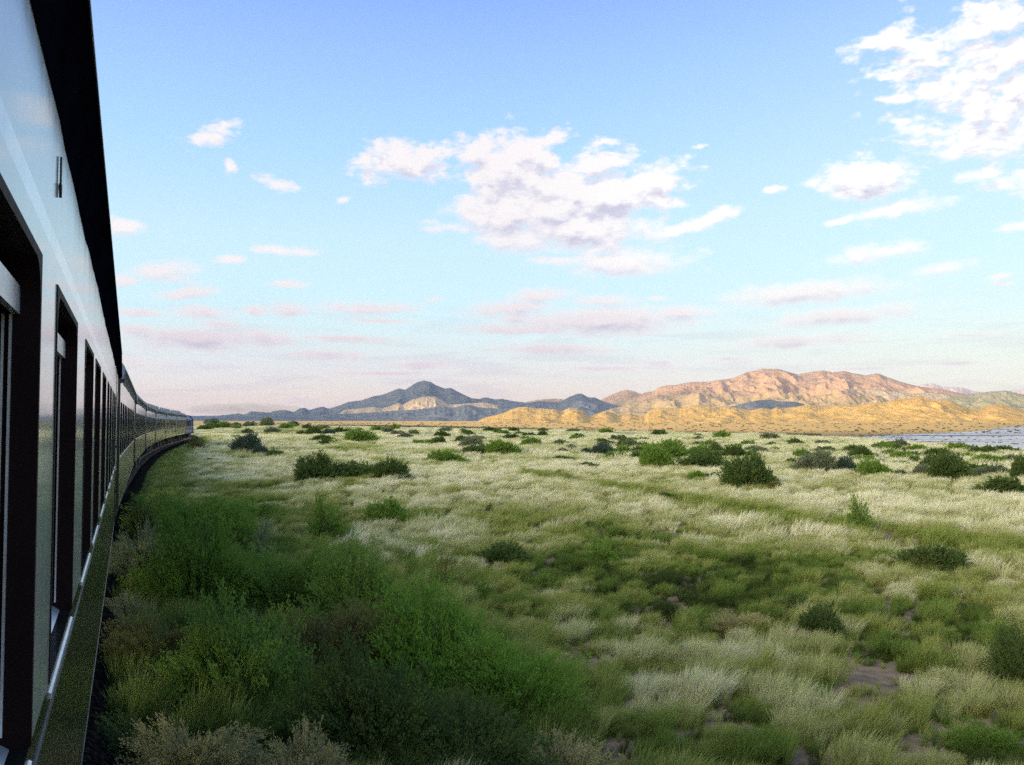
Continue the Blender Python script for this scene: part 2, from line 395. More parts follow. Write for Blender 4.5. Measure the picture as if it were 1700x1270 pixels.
# ------------------------------------------------------------------ ground
def ground_material():
    m_, n, p = mat('ground_soil_and_grass')
    P = pos(n)
    a_val = n.n('ShaderNodeAttribute', attribute_name='cover').outputs['Fac']
    a_gold = n.n('ShaderNodeAttribute', attribute_name='valley').outputs['Fac']
    a_gr = n.n('ShaderNodeAttribute', attribute_name='green').outputs['Fac']
    a_bal = n.n('ShaderNodeAttribute', attribute_name='cinder').outputs['Fac']
    n1 = n.noise(P, 3.0, 6, 0.65); n2 = n.noise(P, 0.22, 5, 0.6); n3 = n.noise(P, 14.0, 4, 0.7)
    soil = n.ramp(n1, [(0.3, (.06, .038, .02)), (0.55, (.21, .135, .075)), (0.75, (.36, .25, .15))])
    straw = n.ramp(n.m('ADD', n.m('MULTIPLY', n1, .6), n.m('MULTIPLY', n2, .4)), [(0.32, (.13, .13, .06)), (0.48, (.33, .32, .19)), (0.66, (.52, .50, .33))])
    grn = n.ramp(n1, [(0.3, (.03, .045, .012)), (0.7, (.11, .14, .045))])
    near = n.mix(a_gr, straw, grn)
    near = n.mix(n.m('MULTIPLY', a_val, 1.0), soil, near)
    near = n.mix(a_bal, near, n.ramp(n3, [(0.35, (.010, .008, .006)), (0.7, (.04, .033, .026))]))
    v1 = n.noise(n.mapping(P, scale=(.004, .008, .01)), 1.0, 8, 0.62)
    v2 = n.noise(n.mapping(P, scale=(.02, .05, .02)), 1.0, 6, 0.7)
    gold = n.ramp(v1, [(0.3, (.46, .28, .06)), (0.5, (.66, .41, .10)), (0.7, (.74, .50, .16))])
    gold = n.mix(n.m('MULTIPLY', n.sstep(v2, .55, .68), .4), gold, (.22, .17, .07, 1))
    shrub = n.ramp(v2, [(0.35, (.045, .06, .03)), (0.6, (.12, .12, .07))])
    a_sc = n.n('ShaderNodeAttribute', attribute_name='scrubby').outputs['Fac']
    gold = n.mix(a_sc, gold, shrub)
    c = n.mix(a_gold, near, gold)
    n.put(p.inputs['Base Color'], c); p.inputs['Roughness'].default_value = 0.95
    p.inputs['Specular IOR Level'].default_value = 0.15
    bp = n.n('ShaderNodeBump'); bp.inputs['Strength'].default_value = 0.6; bp.inputs['Distance'].default_value = 0.05
    n.put(bp.inputs['Height'], n1); n.put(p.inputs['Normal'], bp.outputs[0])
    return m_

angs = np.concatenate([np.arange(-180, -36, 3.0), np.arange(-36, 36, 0.16), np.arange(36, 180, 3.0)])
rads = [0.35]
while rads[-1] < 15000:
    rads.append(rads[-1] * (1.022 if rads[-1] < 400 else 1.03) + 0.02)
rads = np.array(rads)
A_, R_ = np.meshgrid(np.radians(angs), rads)
GX = R_ * np.sin(A_); GY = R_ * np.cos(A_); GZ = hgt_xy(GX, GY)
na, nr = len(angs), len(rads)
V = np.stack([GX, GY, GZ], -1).reshape(-1, 3)
ii = np.arange(nr - 1)[:, None] * na; jj = np.arange(na)[None]; j2 = (jj + 1) % na
Fq = np.stack([ii + jj, ii + na + jj, ii + na + j2, ii + j2], -1).reshape(-1, 4)[:, ::-1]
V = np.vstack([V, [[0, 0, float(hgt_xy(0.0, 0.0))]]])
ground = mesh_np('ground', V, Fq, [ground_material()])
tag(ground, kind='structure')
def pattr(o, name, vals):
    a = o.data.attributes.new(name, 'FLOAT', 'POINT'); a.data.foreach_set('value', np.asarray(vals, np.float32).ravel())
gx, gy = V[:, 0], V[:, 1]; rr = np.hypot(gx, gy); aa = np.degrees(np.arctan2(gx, gy))
ee = np.interp(aa, E_AZ, E_R)
gr, st = greenness(gx, gy)
td, tz, ts = track_dist(gx, gy)
pattr(ground, 'valley', sst(rr, ee + 150, ee + 500))
pattr(ground, 'cover', np.clip(0.25 + 0.75 * sst(rr, 25, 110) + 0.2 * fbm(gx / 3, gy / 3, 3, 5), 0, 1))
pattr(ground, 'green', np.clip(gr * 0.9 + st * 0.7, 0, 1) * (1 - 0.0 * rr))
pattr(ground, 'cinder', (1 - sst(td, 1.6, 2.3)) * (.5 + .5 * (rr < 60)))
scr = np.exp(-((rr - np.interp(aa, [-30, -10, 0, 10, 20, 30], [4300, 4200, 3600, 2900, 2500, 2300])) / np.interp(aa, [-30, 0, 10, 30], [500, 350, 420, 900])) ** 2)
pattr(ground, 'scrubby', np.clip(scr * .7 + (rr < 2100) * 0.8, 0, 1))

# ------------------------------------------------------------------ river
def river_material():
    m_, n, p = mat('river_bed_gravel_and_water')
    P = pos(n)
    a = n.noise(n.mapping(P, rot=(0, 0, R(8)), scale=(.0022, .010, .01)), 1.0, 7, 0.6, .5)
    b = n.noise(n.mapping(P, scale=(.012, .05, .01)), 1.0, 6, 0.7)
    mask = n.sstep(n.m('ADD', n.m('MULTIPLY', a, .75), n.m('MULTIPLY', b, .25)), .41, .51)
    pale = n.ramp(b, [(0.3, (.50, .45, .34)), (0.7, (.72, .66, .52))])
    dark = n.ramp(b, [(0.3, (.10, .11, .11)), (0.7, (.20, .20, .19))])
    n.put(p.inputs['Base Color'], n.mix(mask, dark, pale)); p.inputs['Roughness'].default_value = 0.55
    return m_
pxs = np.linspace(1290, 1990, 60)
near_py = np.interp(pxs, [1290, 1400, 1990], [741, 750, 756]); far_py = np.interp(pxs, [1290, 1380, 1480, 1600, 1690, 1990], [738, 727, 721.5, 716, 707, 706])
RV = []
for px, yn, yf in zip(pxs, near_py, far_py):
    for k in range(25):
        a = ray(px, 697); az_ = math.atan2(a[0], a[1])
        rn = 43.7 * F / (yn - 697) ; rf = float(np.interp(697 - yf, [-28, -15.9, -6.4, -2.5], [2300, 3500, 5000, 7000])) if yf < 725 else 43.7 * F / (yf - 697)
        r_ = (rn / (rf if rf > rn else rn * 1.02)) ** (-k / 24) * rn
        r_ /= math.cos(az_) if False else 1
        x_, y_ = r_ * math.sin(az_), r_ * math.cos(az_)
        RV.append((x_, y_, float(hgt_xy(x_, y_)) + 0.5))
RV = np.array(RV); q = []
for i in range(59):
    for k in range(24): q.append((i * 25 + k, i * 25 + k + 1, (i + 1) * 25 + k + 1, (i + 1) * 25 + k))
river = mesh_np('river', RV, np.array(q)[:, ::-1], [river_material()]); tag(river, kind='structure')
xy0 = [(1,0)]
# a glint of the same river further upstream
pts = [(745, 714.2), (800, 713.2), (850, 714.6), (800, 716.6)]
PV = []
for (px, py) in [(770,713.6),(790,712.6),(812,712.8),(826,714.0),(808,715.4),(782,715.2)]:
    a = ray(px, py); t = 3600 * (14.5 / (py - 697)) ** 0.9
    x_, y_ = a[0] * t, a[1] * t; PV.append((x_, y_, float(hgt_xy(x_, y_)) + 1.5))
pond = bpy.data.meshes.new('water'); pond.from_pydata(PV, [], [tuple(range(len(PV)))]); m_, n, p = mat('pale_water')
n.put(p.inputs['Base Color'], n.ramp(n.noise(pos(n), .01, 4), [(0.3, (.35, .46, .50)), (0.7, (.6, .68, .7))])); p.inputs['Roughness'].default_value = .2; pond.materials.append(m_)
po = bpy.data.objects.new('water', pond); COL.objects.link(po); tag(po, kind='structure')

# ------------------------------------------------------------------ mountains
def hill_material(name, cols, scrub=(.16, .17, .08), scrub_amt=.5, pale=None, freq=.006, low=None):
    m_, n, p = mat(name)
    P = pos(n)
    a = n.noise(P, freq, 8, 0.65, .3); b = n.noise(P, freq * 5, 7, 0.7); c = n.noise(P, freq * 22, 5, .7)
    base = n.ramp(a, [(0.30, cols[0]), (0.5, cols[1]), (0.70, cols[2])])
    ge = n.n('ShaderNodeNewGeometry'); sp = n.n('ShaderNodeSeparateXYZ'); n.put(sp.inputs[0], ge.outputs['Normal'])
    f = n.m('MULTIPLY', n.sstep(n.m('ADD', n.m('MULTIPLY', b, .7), n.m('MULTIPLY', c, .3)), .47, .58), scrub_amt)
    base = n.mix(f, base, (*scrub, 1))
    if pale:
        f2 = n.m('MULTIPLY', n.sstep(n.noise(P, freq * 9, 6, .75, .6), .55, .66), .85)
        base = n.mix(f2, base, (*pale, 1))
    if low:      # paler, yellower rock and soil on the lower slopes
        sz = n.n('ShaderNodeSeparateXYZ'); n.put(sz.inputs[0], P)
        fl = n.sstep(n.m('MULTIPLY_ADD', n.m('SUBTRACT', a, .5), -520.0, sz.outputs[2]), low[0], low[1]); base = n.mix(fl, n.ramp(b, [(0.35, (.31, .24, .11)), (0.6, (.44, .315, .16))]), base)
    n.put(p.inputs['Base Color'], base); p.inputs['Roughness'].default_value = .95; p.inputs['Specular IOR Level'].default_value = .1
    bp = n.n('ShaderNodeBump'); bp.inputs['Strength'].default_value = 1.0; bp.inputs['Distance'].default_value = 13.0
    n.put(bp.inputs['Height'], n.m('ADD', n.m('MULTIPLY', b, 1.0), n.m('MULTIPLY', c, .35))); n.put(p.inputs['Normal'], bp.outputs[0])
    return m_

def mrange(name, sky, D, front, back, material, seed, spur=0.45, lam=900, tpow=1.25, x0=None, x1=None, nd=110, step=1.3, fade=25, bury=30, ripple=0.9):
    """a ridge of real hills: skyline surveyed from the photograph, at distance D, its foot 'front' metres nearer"""
    sx = np.array([p_[0] for p_ in sky], float); sy = np.array([p_[1] for p_ in sky], float)
    xs = np.arange(sx[0], sx[-1] + .1, step)
    az = np.arctan((xs - 850) / F)
    zr = CZ + np.interp(xs, sx, 697 - sy) / F * D / 1.0
    zr = zr + perlin(xs / 4.0, xs * 0 + seed, seed) * D / F * ripple + perlin(xs / 1.9, xs * 0 + seed, seed + 1) * D / F * ripple * .5
    T = np.concatenate([np.linspace(0, 1, nd), 1 + np.linspace(0, 1, nd // 3)[1:]])
    TT, AZ = np.meshgrid(T, az, indexing='ij'); _, ZR = np.meshgrid(T, zr, indexing='ij')
    RR = np.where(TT <= 1, D - front * (1 - TT), D + back * (TT - 1))
    wob = perlin(AZ * D / (lam * 1.6), RR / (lam * 3), seed + 7) * 0.18
    X = RR * np.tan(AZ); Y = RR
    base = np.interp(RR, F_R, F_Z) - bury
    t1 = np.clip(TT, 0, 1)
    prof = np.where(TT <= 1, t1 ** tpow, np.clip(2 - TT, 0, 1) ** 1.2)
    n1 = .5 * ridged(X / lam, Y / (lam * 1.5), 6, seed, .52) + .5 * ridged(X / (lam * .45), Y / (lam * 1.9), 6, seed + 3, .55); n2 = fbm(X / (lam * .5), Y / (lam * .5), 5, seed + 20, .55)
    amp = np.where(TT <= 1, (t1 * (1 - t1)) ** .7 * 2.2, (np.clip(2 - TT, 0, 1) * (TT - 1)) * 2)
    H = (ZR - base)
    Z = base + H * prof + amp * H * spur * (n1 - .55) + amp * H * spur * .35 * n2
    # fine erosion reaching the ridge
    Z += H * .02 * n2 * np.minimum(1, (1 - np.abs(TT - 1)) * 3)
    # never above the surveyed skyline
    lim = CZ + (ZR - CZ) / D * RR * np.where(TT < .97, .985, 1.0)
    Z = np.where(TT < 1, np.minimum(Z, lim), Z)
    # ends sink into the plain
    edge = np.minimum(sst(xs, xs[0], xs[0] + fade), sst(-xs, -xs[-1], -xs[-1] + fade))[None]
    Z = base + (Z - base) * edge if fade > 0 else Z
    nt_, nx = X.shape
    V = np.stack([X, Y, Z], -1).reshape(-1, 3)
    i = np.arange(nt_ - 1)[:, None] * nx; j = np.arange(nx - 1)[None]
    q = np.stack([i + j, i + nx + j, i + nx + j + 1, i + j + 1], -1).reshape(-1, 4)[:, ::-1]
    o = mesh_np(name, V, q, [material], smooth=True); tag(o, kind='structure')
    return o

M_blue = hill_material('haze_blue_rock', [(.075, .10, .13), (.12, .145, .17), (.21, .20, .19)], (.06, .085, .075), .55)  # bluish dark tone puts distance haze and shade into the rock colour
M_pink = hill_material('red_rock_mountain', [(.33, .20, .12), (.46, .285, .17), (.52, .35, .21)], (.27, .22, .13), .45, low=(190, 330))
M_tan = hill_material('tan_rock_hills', [(.36, .27, .16), (.48, .37, .23), (.60, .48, .32)], (.20, .19, .10), .5, (.74, .62, .44), .008)
M_gold = hill_material('golden_grass_hills', [(.40, .25, .05), (.62, .38, .09), (.70, .46, .15)], (.29, .22, .05), .45, (.76, .60, .36), .009)
M_green = hill_material('olive_hills', [(.24, .23, .12), (.34, .31, .17), (.42, .36, .22)], (.17, .19, .09), .5)
M_far = hill_material('far_hills', [(.40, .32, .30), (.48, .38, .36), (.52, .42, .40)], (.30, .28, .25), .3)

SKY_A = [(120,688),(200,687),(280,689),(320,690.3),(359,690),(387,687.6),(394,686),(406,688),(417,682.7),(436,684),(447,685),(456,682),(472,680.6),(482,682.4),(488,684),(498,678),(507,677.4),(514,681),
 (525,677.4),(535,675),(546,678.4),(560,674.4),(580,667),(601,664.5),(618,658.8),(637,655),(662,644.8),(673,647),(692,635),(704,632),(716,635),(724,640),(739,645.4),(748,643.3),(762,650.7),(783,661),
 (796,662.8),(805,660),(822,663.4),(833,662),(847,665),(877,669),(896,666),(909,667),(929,667),(944,659.5),(959,653.4),(966,653.4),(978,660),(988,659.5),(998,664.5),(1020,672),(1060,680)]
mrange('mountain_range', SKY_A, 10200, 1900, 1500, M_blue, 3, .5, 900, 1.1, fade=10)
SKY_P = [(850,672),(890,664),(905,662.5),(930,662),(960,668),(990,668),(1003,661),(1023,652),(1038,647),(1050,648.4),(1063,653.4),(1090,662),(1130,670)]
mrange('mountain_range', SKY_P, 13500, 1500, 900, M_far if False else M_pink, 9, .4, 900, 1.2)
SKY_B = [(985,680),(1010,672),(1030,668),(1048,658),(1060,657),(1070,652),(1087,648.4),(1092,643.5),(1107,639.8),(1122,639),(1144,634.8),(1181,632.8),(1218,627.4),(1233,621),(1240,617.6),(1267,612),(1291,612.7),
 (1324,621),(1348,617.6),(1367,615.4),(1383,617.6),(1402,615.4),(1416,619.5),(1437,623.8),(1459,620),(1473,625.7),(1497,633.8),(1524,640.6),(1546,644),(1565,646),(1586,651),(1619,657),(1680,668),(1740,676)]
mrange('mountain_range', SKY_B, 10500, 2900, 1800, M_pink, 5, .5, 1000, .85, fade=8, nd=150)
SKY_F = [(1490,660),(1510,648),(1524,641),(1535,638),(1551,637),(1565,642),(1600,644),(1619,650),(1635,651.4),(1660,652),(1684,648),(1700,646),(1740,643),(1800,650),(1900,655)]
mrange('mountain_range', SKY_F, 15000, 1500, 900, M_far, 17, .3, 1200, 1.2)
SKY_G = [(1540,668),(1580,660),(1605,655),(1627,653),(1646,650),(1670,648),(1684,651.4),(1700,655.5),(1740,657),(1800,650),(1900,660)]
mrange('hills', SKY_G, 8600, 1500, 900, M_green, 23, .4, 700, 1.0)
SKY_M = [(1150,680),(1180,673),(1215,668),(1250,664),(1290,660),(1330,661),(1360,656),(1390,650),(1415,645),(1450,646),(1480,650),(1510,653),(1540,652),(1570,655),(1600,660),(1640,665),(1700,670),(1760,676)]
mrange('hills', SKY_M, 9000, 1100, 900, M_tan, 29, .5, 520, .9)
SKY_K = [(1185,682),(1213,675),(1235,670),(1255,665),(1267,663.5),(1278,662.8),(1291,666),(1310,667),(1321,667),(1335,671),(1360,678)]
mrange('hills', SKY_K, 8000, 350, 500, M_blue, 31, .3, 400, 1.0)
SKY_L = [(548,686),(565,681),(595,678),(622,675.5),(635,678),(650,673),(661,668.7),(669,672),(684,663.4),(697,659.5),(709,657.7),(724,659),(733,664.5),(745,672),(775,670),(800,668),(820,671),(850,680)]
mrange('hills', SKY_L, 9000, 700, 400, M_tan, 37, .4, 420, .9)
SKY_S = [(300,694),(400,692),(470,690),(540,688),(600,686),(646,682),(692,680),(722,676),(735,675),(752,677),(773,671),(794,676),(826,678),(858,677),(880,680),(900,690),(930,697)]
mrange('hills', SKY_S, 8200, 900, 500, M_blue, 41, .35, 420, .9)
SKY_H = [(770,698),(810,692),(835,686),(848,680),(860,676),(875,675),(890,678),(922,679.3),(932,683.7),(944,678),(959,679),(969,683),(979,691.6),(988,688),(1006,681.8),(1018,685.5),(1025,690.4),(1045,686),(1058,690.4),(1070,690.4),
 (1077,681.8),(1095,676.8),(1127,678),(1151,673),(1181,675.6),(1211,675.6),(1245,681),(1265,676.8),(1281,679.8),(1289,675.8),(1302,677.6),(1343,671.7),(1367,675.8),(1391,673),(1429,670.9),(1451,667.6),(1473,667),
 (1483,663.6),(1527,658),(1543,662),(1578,665),(1608,678.5),(1624,678.5),(1646,671.7),(1662,670.9),(1684,677),(1700,682.5),(1740,688),(1800,680),(1860,690)]
mrange('hills', SKY_H, 6800, 1500, 900, M_gold, 47, .36, 480, .8, fade=40, nd=160, ripple=.6)

# ------------------------------------------------------------------ unseen slab added behind the viewer, cut to shade the plain and mountains
def shade_bank():
    perp = np.array([math.cos(SUN_GO), -math.sin(SUN_GO), 0.0]); up = np.cross(perp, u3); up /= np.linalg.norm(up)
    if up[2] < 0: up = -up
    def ab(x, y, z): v = np.array([x, y, z]); return v @ perp, v @ up
    A = np.arange(-12500, 4500, 90.0); B = np.arange(-450, 1900, 32.0)
    AA, BB = np.meshgrid(A, B, indexing='ij')
    n = fbm(AA / 900, BB / 220, 4, 61); n_s = fbm(AA / 420, BB / 110, 3, 71)
    # lower edge of the near bank = where sunlight starts again out on the valley floor
    pts = [ab(-3000, 9000, 0), ab(-1100, 9000, 0), ab(-760, 4900, -25), ab(-350, 3700, -33), ab(300, 2450, -40), ab(800, 2250, -40)]
    L0, L1 = ab(800, 2250, -40), ab(2700, 4900, -20)
    pts.sort(); pa = np.array([p_[0] for p_ in pts]); pb = np.array([p_[1] for p_ in pts])
    low = np.interp(AA, pa, pb) + 14 * n
    low = np.where(AA > L0[0] + 20, 700 + 20 * n, low)
    mask = (AA > pa[0] - 600) & (BB < low) & (BB > -330 + 60 * n)
    mask |= (AA > L0[0] + (L1[0] - L0[0]) * (BB - L0[1]) / (L1[1] - L0[1]) + 40 * n) & (BB > L0[1] - 40) & (BB < L1[1] + 30 * n)
    # part of the slab shading the left-hand mountain, with gaps for lit patches
    a_edge, _ = ab(1050, 10000, 50)
    m2 = (AA < a_edge + 120 * n ) & (BB > -280 + 80 * n) & (BB < 1700 + 100 * n)
    def hole(px, py, D, rx, ry, rot=0):
        nonlocal m2
        x_ = (px - 850) / F * D; z_ = CZ + (697 - py) / F * D
        a0, b0 = ab(x_, D, z_); sa = abs(ab(1, 0, 0)[0]); sb = 1.0
        m2 = m2 & ~((((AA - a0) / (rx * D / F)) ** 2 + ((BB - b0) / (ry * D / F)) ** 2 + .5 * n_s) < 1)
    hole(712, 668, 8700, 30, 13); hole(660, 675, 8750, 20, 8); hole(625, 678, 8700, 22, 6); hole(795, 672, 8700, 30, 6)
    # small added blockers: over the dark hill, then over the big range's left part
    a0, b0 = ab((1275 - 850) / F * 7850, 7850, CZ + 26 / F * 7850)
    m3 = (((AA - a0) / 330) ** 2 + ((BB - b0) / 75) ** 2 + .4 * n_s) < 1
    a0, b0 = ab((1110 - 850) / F * 9600, 9600, CZ + 38 / F * 9600)
    m4 = (((AA - a0) / 420) ** 2 + ((BB - b0) / 120) ** 2 + .4 * n_s) < 1
    mask = mask | m2 | m3 | m4
    na_, nb_ = AA.shape; dist = 15500.0
    idx = -np.ones((2, na_ + 1, nb_ + 1), int); Vv = []
    th = 500 + 420 * fbm(AA / 700, BB / 300, 4, 91)
    def vid(s, i, j):
        if idx[s, i, j] < 0:
            a = A[0] + (i - .5) * 90; b = B[0] + (j - .5) * 32
            t = th[min(i, na_ - 1), min(j, nb_ - 1)]
            v = perp * a + up * b - u3 * (dist + (t if s else -t)); idx[s, i, j] = len(Vv); Vv.append(v)
        return idx[s, i, j]
    Q = []
    for i in range(na_):
        for j in range(nb_):
            if not mask[i, j]: continue
            Q.append([vid(0, i, j), vid(0, i + 1, j), vid(0, i + 1, j + 1), vid(0, i, j + 1)])
            Q.append([vid(1, i, j), vid(1, i, j + 1), vid(1, i + 1, j + 1), vid(1, i + 1, j)])
            for (di, dj, e) in ((-1, 0, ((i, j), (i, j + 1))), (1, 0, ((i + 1, j + 1), (i + 1, j))), (0, -1, ((i + 1, j), (i, j))), (0, 1, ((i, j + 1), (i + 1, j + 1)))):
                a_, b_ = i + di, j + dj
                if not (0 <= a_ < na_ and 0 <= b_ < nb_ and mask[a_, b_]):
                    Q.append([vid(0, *e[0]), vid(0, *e[1]), vid(1, *e[1]), vid(1, *e[0])])
    m_, nn, p = mat('shade_bank_surface'); nn.put(p.inputs['Base Color'], nn.ramp(nn.noise(pos(nn), .001, 5), [(0.3, (.7, .68, .72)), (0.7, (.85, .83, .84))])); p.inputs['Roughness'].default_value = 1
    o = mesh_np('unseen_shade_bank', np.array(Vv), np.array(Q), [m_]); tag(o, kind='structure')
    print('cloud bank z', min(v[2] for v in Vv), max(v[2] for v in Vv))
shade_bank()

# ------------------------------------------------------------------ air
HX0, HX1, HY0, HY1, HZ0, HZ1 = -9000, 12000, -400, 17500, -75, 1120
hb = MB(); hb.box(HX0, HX1, HY0, HY1, HZ0, HZ1)
hm = bpy.data.materials.new('haze_air'); hm.use_nodes = True; hn = hm.node_tree; hn.nodes.clear()
pv = hn.nodes.new('ShaderNodeVolumePrincipled'); pv.inputs['Density'].default_value = HAZE_D = 2.1e-5
pv.inputs['Color'].default_value = (.70, .83, 1.0, 1); pv.inputs['Anisotropy'].default_value = 0.1
ho = hn.nodes.new('ShaderNodeOutputMaterial'); hn.links.new(pv.outputs[0], ho.inputs['Volume'])
haze = hb.build('haze', hm); tag(haze, kind='stuff')

# ------------------------------------------------------------------ track
def simple(name, col, rough=.5, metal=0.0, spec=.5, coat=0.0, bump=None):
    m_, n, p = mat(name); P = objc(n)
    v = n.noise(P, 7, 5, .65)
    lo = tuple(c * .75 for c in col); hi = tuple(min(1, c * 1.25) for c in col)
    n.put(p.inputs['Base Color'], n.ramp(v, [(0.3, lo), (0.7, hi)]))
    n.put(p.inputs['Roughness'], n.m('MULTIPLY_ADD', n.noise(P, 23, 4), .25 * rough, rough * .85))
    p.inputs['Metallic'].default_value = metal; p.inputs['Specular IOR Level'].default_value = spec
    p.inputs['Coat Weight'].default_value = coat; p.inputs['Coat Roughness'].default_value = .04
    if bump:
        bp = n.n('ShaderNodeBump'); bp.inputs['Strength'].default_value = 1; bp.inputs['Distance'].default_value = bump[1]
        n.put(bp.inputs['Height'], n.noise(n.mapping(P, scale=bump[2] if len(bump) > 2 else (1, 1, 1)), bump[0], 3)); n.put(p.inputs['Normal'], bp.outputs[0])
        if coat: n.put(p.inputs['Coat Normal'], bp.outputs[0])
    return m_
M_rail = simple('rusty_rail_steel', (.12, .08, .06), .4, .7)
M_sleep = simple('old_timber', (.07, .055, .045), .9)
tr = empty('railway_track', tuple(TRACK[1]) + (RAILZ,))
tag(tr, 'rusty railway track curving away beneath the long train', 'railway track')
for sgn in (-1, 1):
    vs = []; prof = [(-.035, -.14), (-.035, 0), (.035, 0), (.035, -.14)]
    P_ = TRACK; fs = []
    for i in range(len(P_)):
        d = P_[min(i + 1, len(P_) - 1)] - P_[max(i - 1, 0)]; d /= np.linalg.norm(d); nrm = np.array([-d[1], d[0]])
        for (o_, z_) in prof:
            q2 = P_[i] + nrm * (sgn * .534 + o_) - TRACK[1]; vs.append((q2[0], q2[1], track_z[i] + z_ - RAILZ))
    for i in range(len(P_) - 1):
        for k in range(4): fs.append((i * 4 + k, i * 4 + (k + 1) % 4, (i + 1) * 4 + (k + 1) % 4, (i + 1) * 4 + k))
    mb = MB(); mb.add(vs, fs); mb.build('rail', M_rail, tr)
mb = MB()
for i in range(1, 10):
    a, b = TRACK[i], TRACK[i + 1]; L = np.linalg.norm(b - a); d = (b - a) / L; nn_ = np.array([-d[1], d[0]])
    k = 0.3
    while k < L:
        c = a + d * k - TRACK[1]; z = track_z[i] + (track_z[i + 1] - track_z[i]) * k / L - RAILZ
        vs = []
        for zz_ in (z - .27, z - .142):
            for (u_, v_) in ((-.11, -1.05), (.11, -1.05), (.11, 1.05), (-.11, 1.05)):
                q2 = c + d * u_ + nn_ * v_; vs.append((q2[0], q2[1], zz_))
        mb.add(vs, [(0,3,2,1),(4,5,6,7),(0,1,5,4),(1,2,6,5),(2,3,7,6),(3,0,4,7)]); k += .68
so = mb.build('sleepers', M_sleep, tr); tag(so, kind='stuff')
# ballast shoulder
vs = []; fs = []
prof = [(-1.75, -.64), (-1.3, -.22), (1.3, -.22), (1.75, -.64)]
for i in range(len(TRACK)):
    d = TRACK[min(i + 1, len(TRACK) - 1)] - TRACK[max(i - 1, 0)]; d /= np.linalg.norm(d); nrm = np.array([-d[1], d[0]])
    for (o_, z_) in prof:
        q2 = TRACK[i] + nrm * o_; vs.append((q2[0], q2[1], track_z[i] + z_))
for i in range(len(TRACK) - 1):
    for k in range(3): fs.append((i * 4 + k + 1, i * 4 + k, (i + 1) * 4 + k, (i + 1) * 4 + k + 1))
M_bal, n, p = mat('dark_ballast_stone'); P = pos(n)
vo = n.n('ShaderNodeTexVoronoi'); vo.inputs['Scale'].default_value = 14; n.put(vo.inputs['Vector'], P)
n.put(p.inputs['Base Color'], n.ramp(vo.outputs['Distance'], [(0.0, (.045, .037, .03)), (0.6, (.007, .006, .005))])); p.inputs['Roughness'].default_value = 1; p.inputs['Specular IOR Level'].default_value = 0
bp = n.n('ShaderNodeBump'); bp.inputs['Distance'].default_value = .06; bp.invert = True; n.put(bp.inputs['Height'], vo.outputs['Distance']); n.put(p.inputs['Normal'], bp.outputs[0])
mb = MB(); mb.add(vs, fs); tag(mb.build('ballast', M_bal), kind='structure')

# ------------------------------------------------------------------ train
def paint(name, col, dirt=(.09, .08, .065), rough=.07, coatn=.002, ior=1.6):
    m_, n, p = mat(name); P = objc(n)
    a = n.noise(n.mapping(P, scale=(1.2, 1, .35)), 2.2, 6, .7); b = n.noise(P, 30, 4, .6)
    streak = n.noise(n.mapping(P, scale=(9, 1, .5)), 1.4, 4, .6)
    f = n.m('MULTIPLY', n.sstep(n.m('ADD', n.m('MULTIPLY', a, .6), n.m('MULTIPLY', streak, .4)), .42, .70), .55)
    n.put(p.inputs['Base Color'], n.mix(f, (*col, 1), (*dirt, 1)))
    n.put(p.inputs['Roughness'], n.m('MULTIPLY_ADD', b, .08, rough)); p.inputs['IOR'].default_value = ior
    p.inputs['Specular IOR Level'].default_value = .75
    bp = n.n('ShaderNodeBump'); bp.inputs['Strength'].default_value = 1; bp.inputs['Distance'].default_value = coatn
    n.put(bp.inputs['Height'], n.m('ADD', n.noise(n.mapping(P, scale=(1, 1, .45)), 1.6, 2), n.m('MULTIPLY', n.noise(P, 6, 2), .15)))
    n.put(p.inputs['Normal'], bp.outputs[0])
    return m_
M_cream = paint('glossy_cream_paint', (.40, .42, .36), (.22, .21, .17), ior=2.5)
M_green = paint('dark_green_paint', (.012, .015, .012), (.03, .026, .02), .16, .001, 1.28)
M_edge = paint('worn_edge_paint', (.10, .10, .08))
M_mould = paint('dull_moulding_paint', (.07, .075, .06), rough=.3, ior=1.3)
M_line = paint('pale_lining_paint', (.85, .86, .80))
M_black = simple('black_trim', (.008, .008, .010), .5)
M_soffit, n, p = mat('black_cornice_paint'); n.put(p.inputs['Base Color'], n.ramp(n.noise(objc(n), 3, 4), [(0.3, (.002, .002, .004)), (0.7, (.004, .004, .008))])); p.inputs['Roughness'].default_value = .9; p.inputs['Specular IOR Level'].default_value = 0.0
M_rubber = simple('dark_window_rubber', (.014, .006, .006), .7, 0, .12)
M_alu = simple('brushed_aluminium', (.62, .64, .66), .34, .6)
M_roof = simple('weathered_grey_roof', (.20, .21, .21), .7, 0, .3, 0, (3, .03))
M_under = simple('grimy_underframe', (.020, .018, .016), .9)
M_wheel = simple('wheel_steel', (.06, .05, .045), .5, .6)
m_, n, p = mat('window_glass'); n.put(p.inputs['Base Color'], n.ramp(n.noise(objc(n), 2, 3), [(0.3, (.010, .012, .014)), (.7, (.02, .024, .026))])); p.inputs['Roughness'].default_value = .05; M_glass = m_
M_loco = paint('blue_loco_paint', (.02, .05, .19), (.05, .06, .09), .4, .003, 1.3)
m_, n, p = mat('lamp_lens'); p.inputs['Base Color'].default_value = (.7, .75, .8, 1); p.inputs['Roughness'].default_value = .1; M_lens = m_

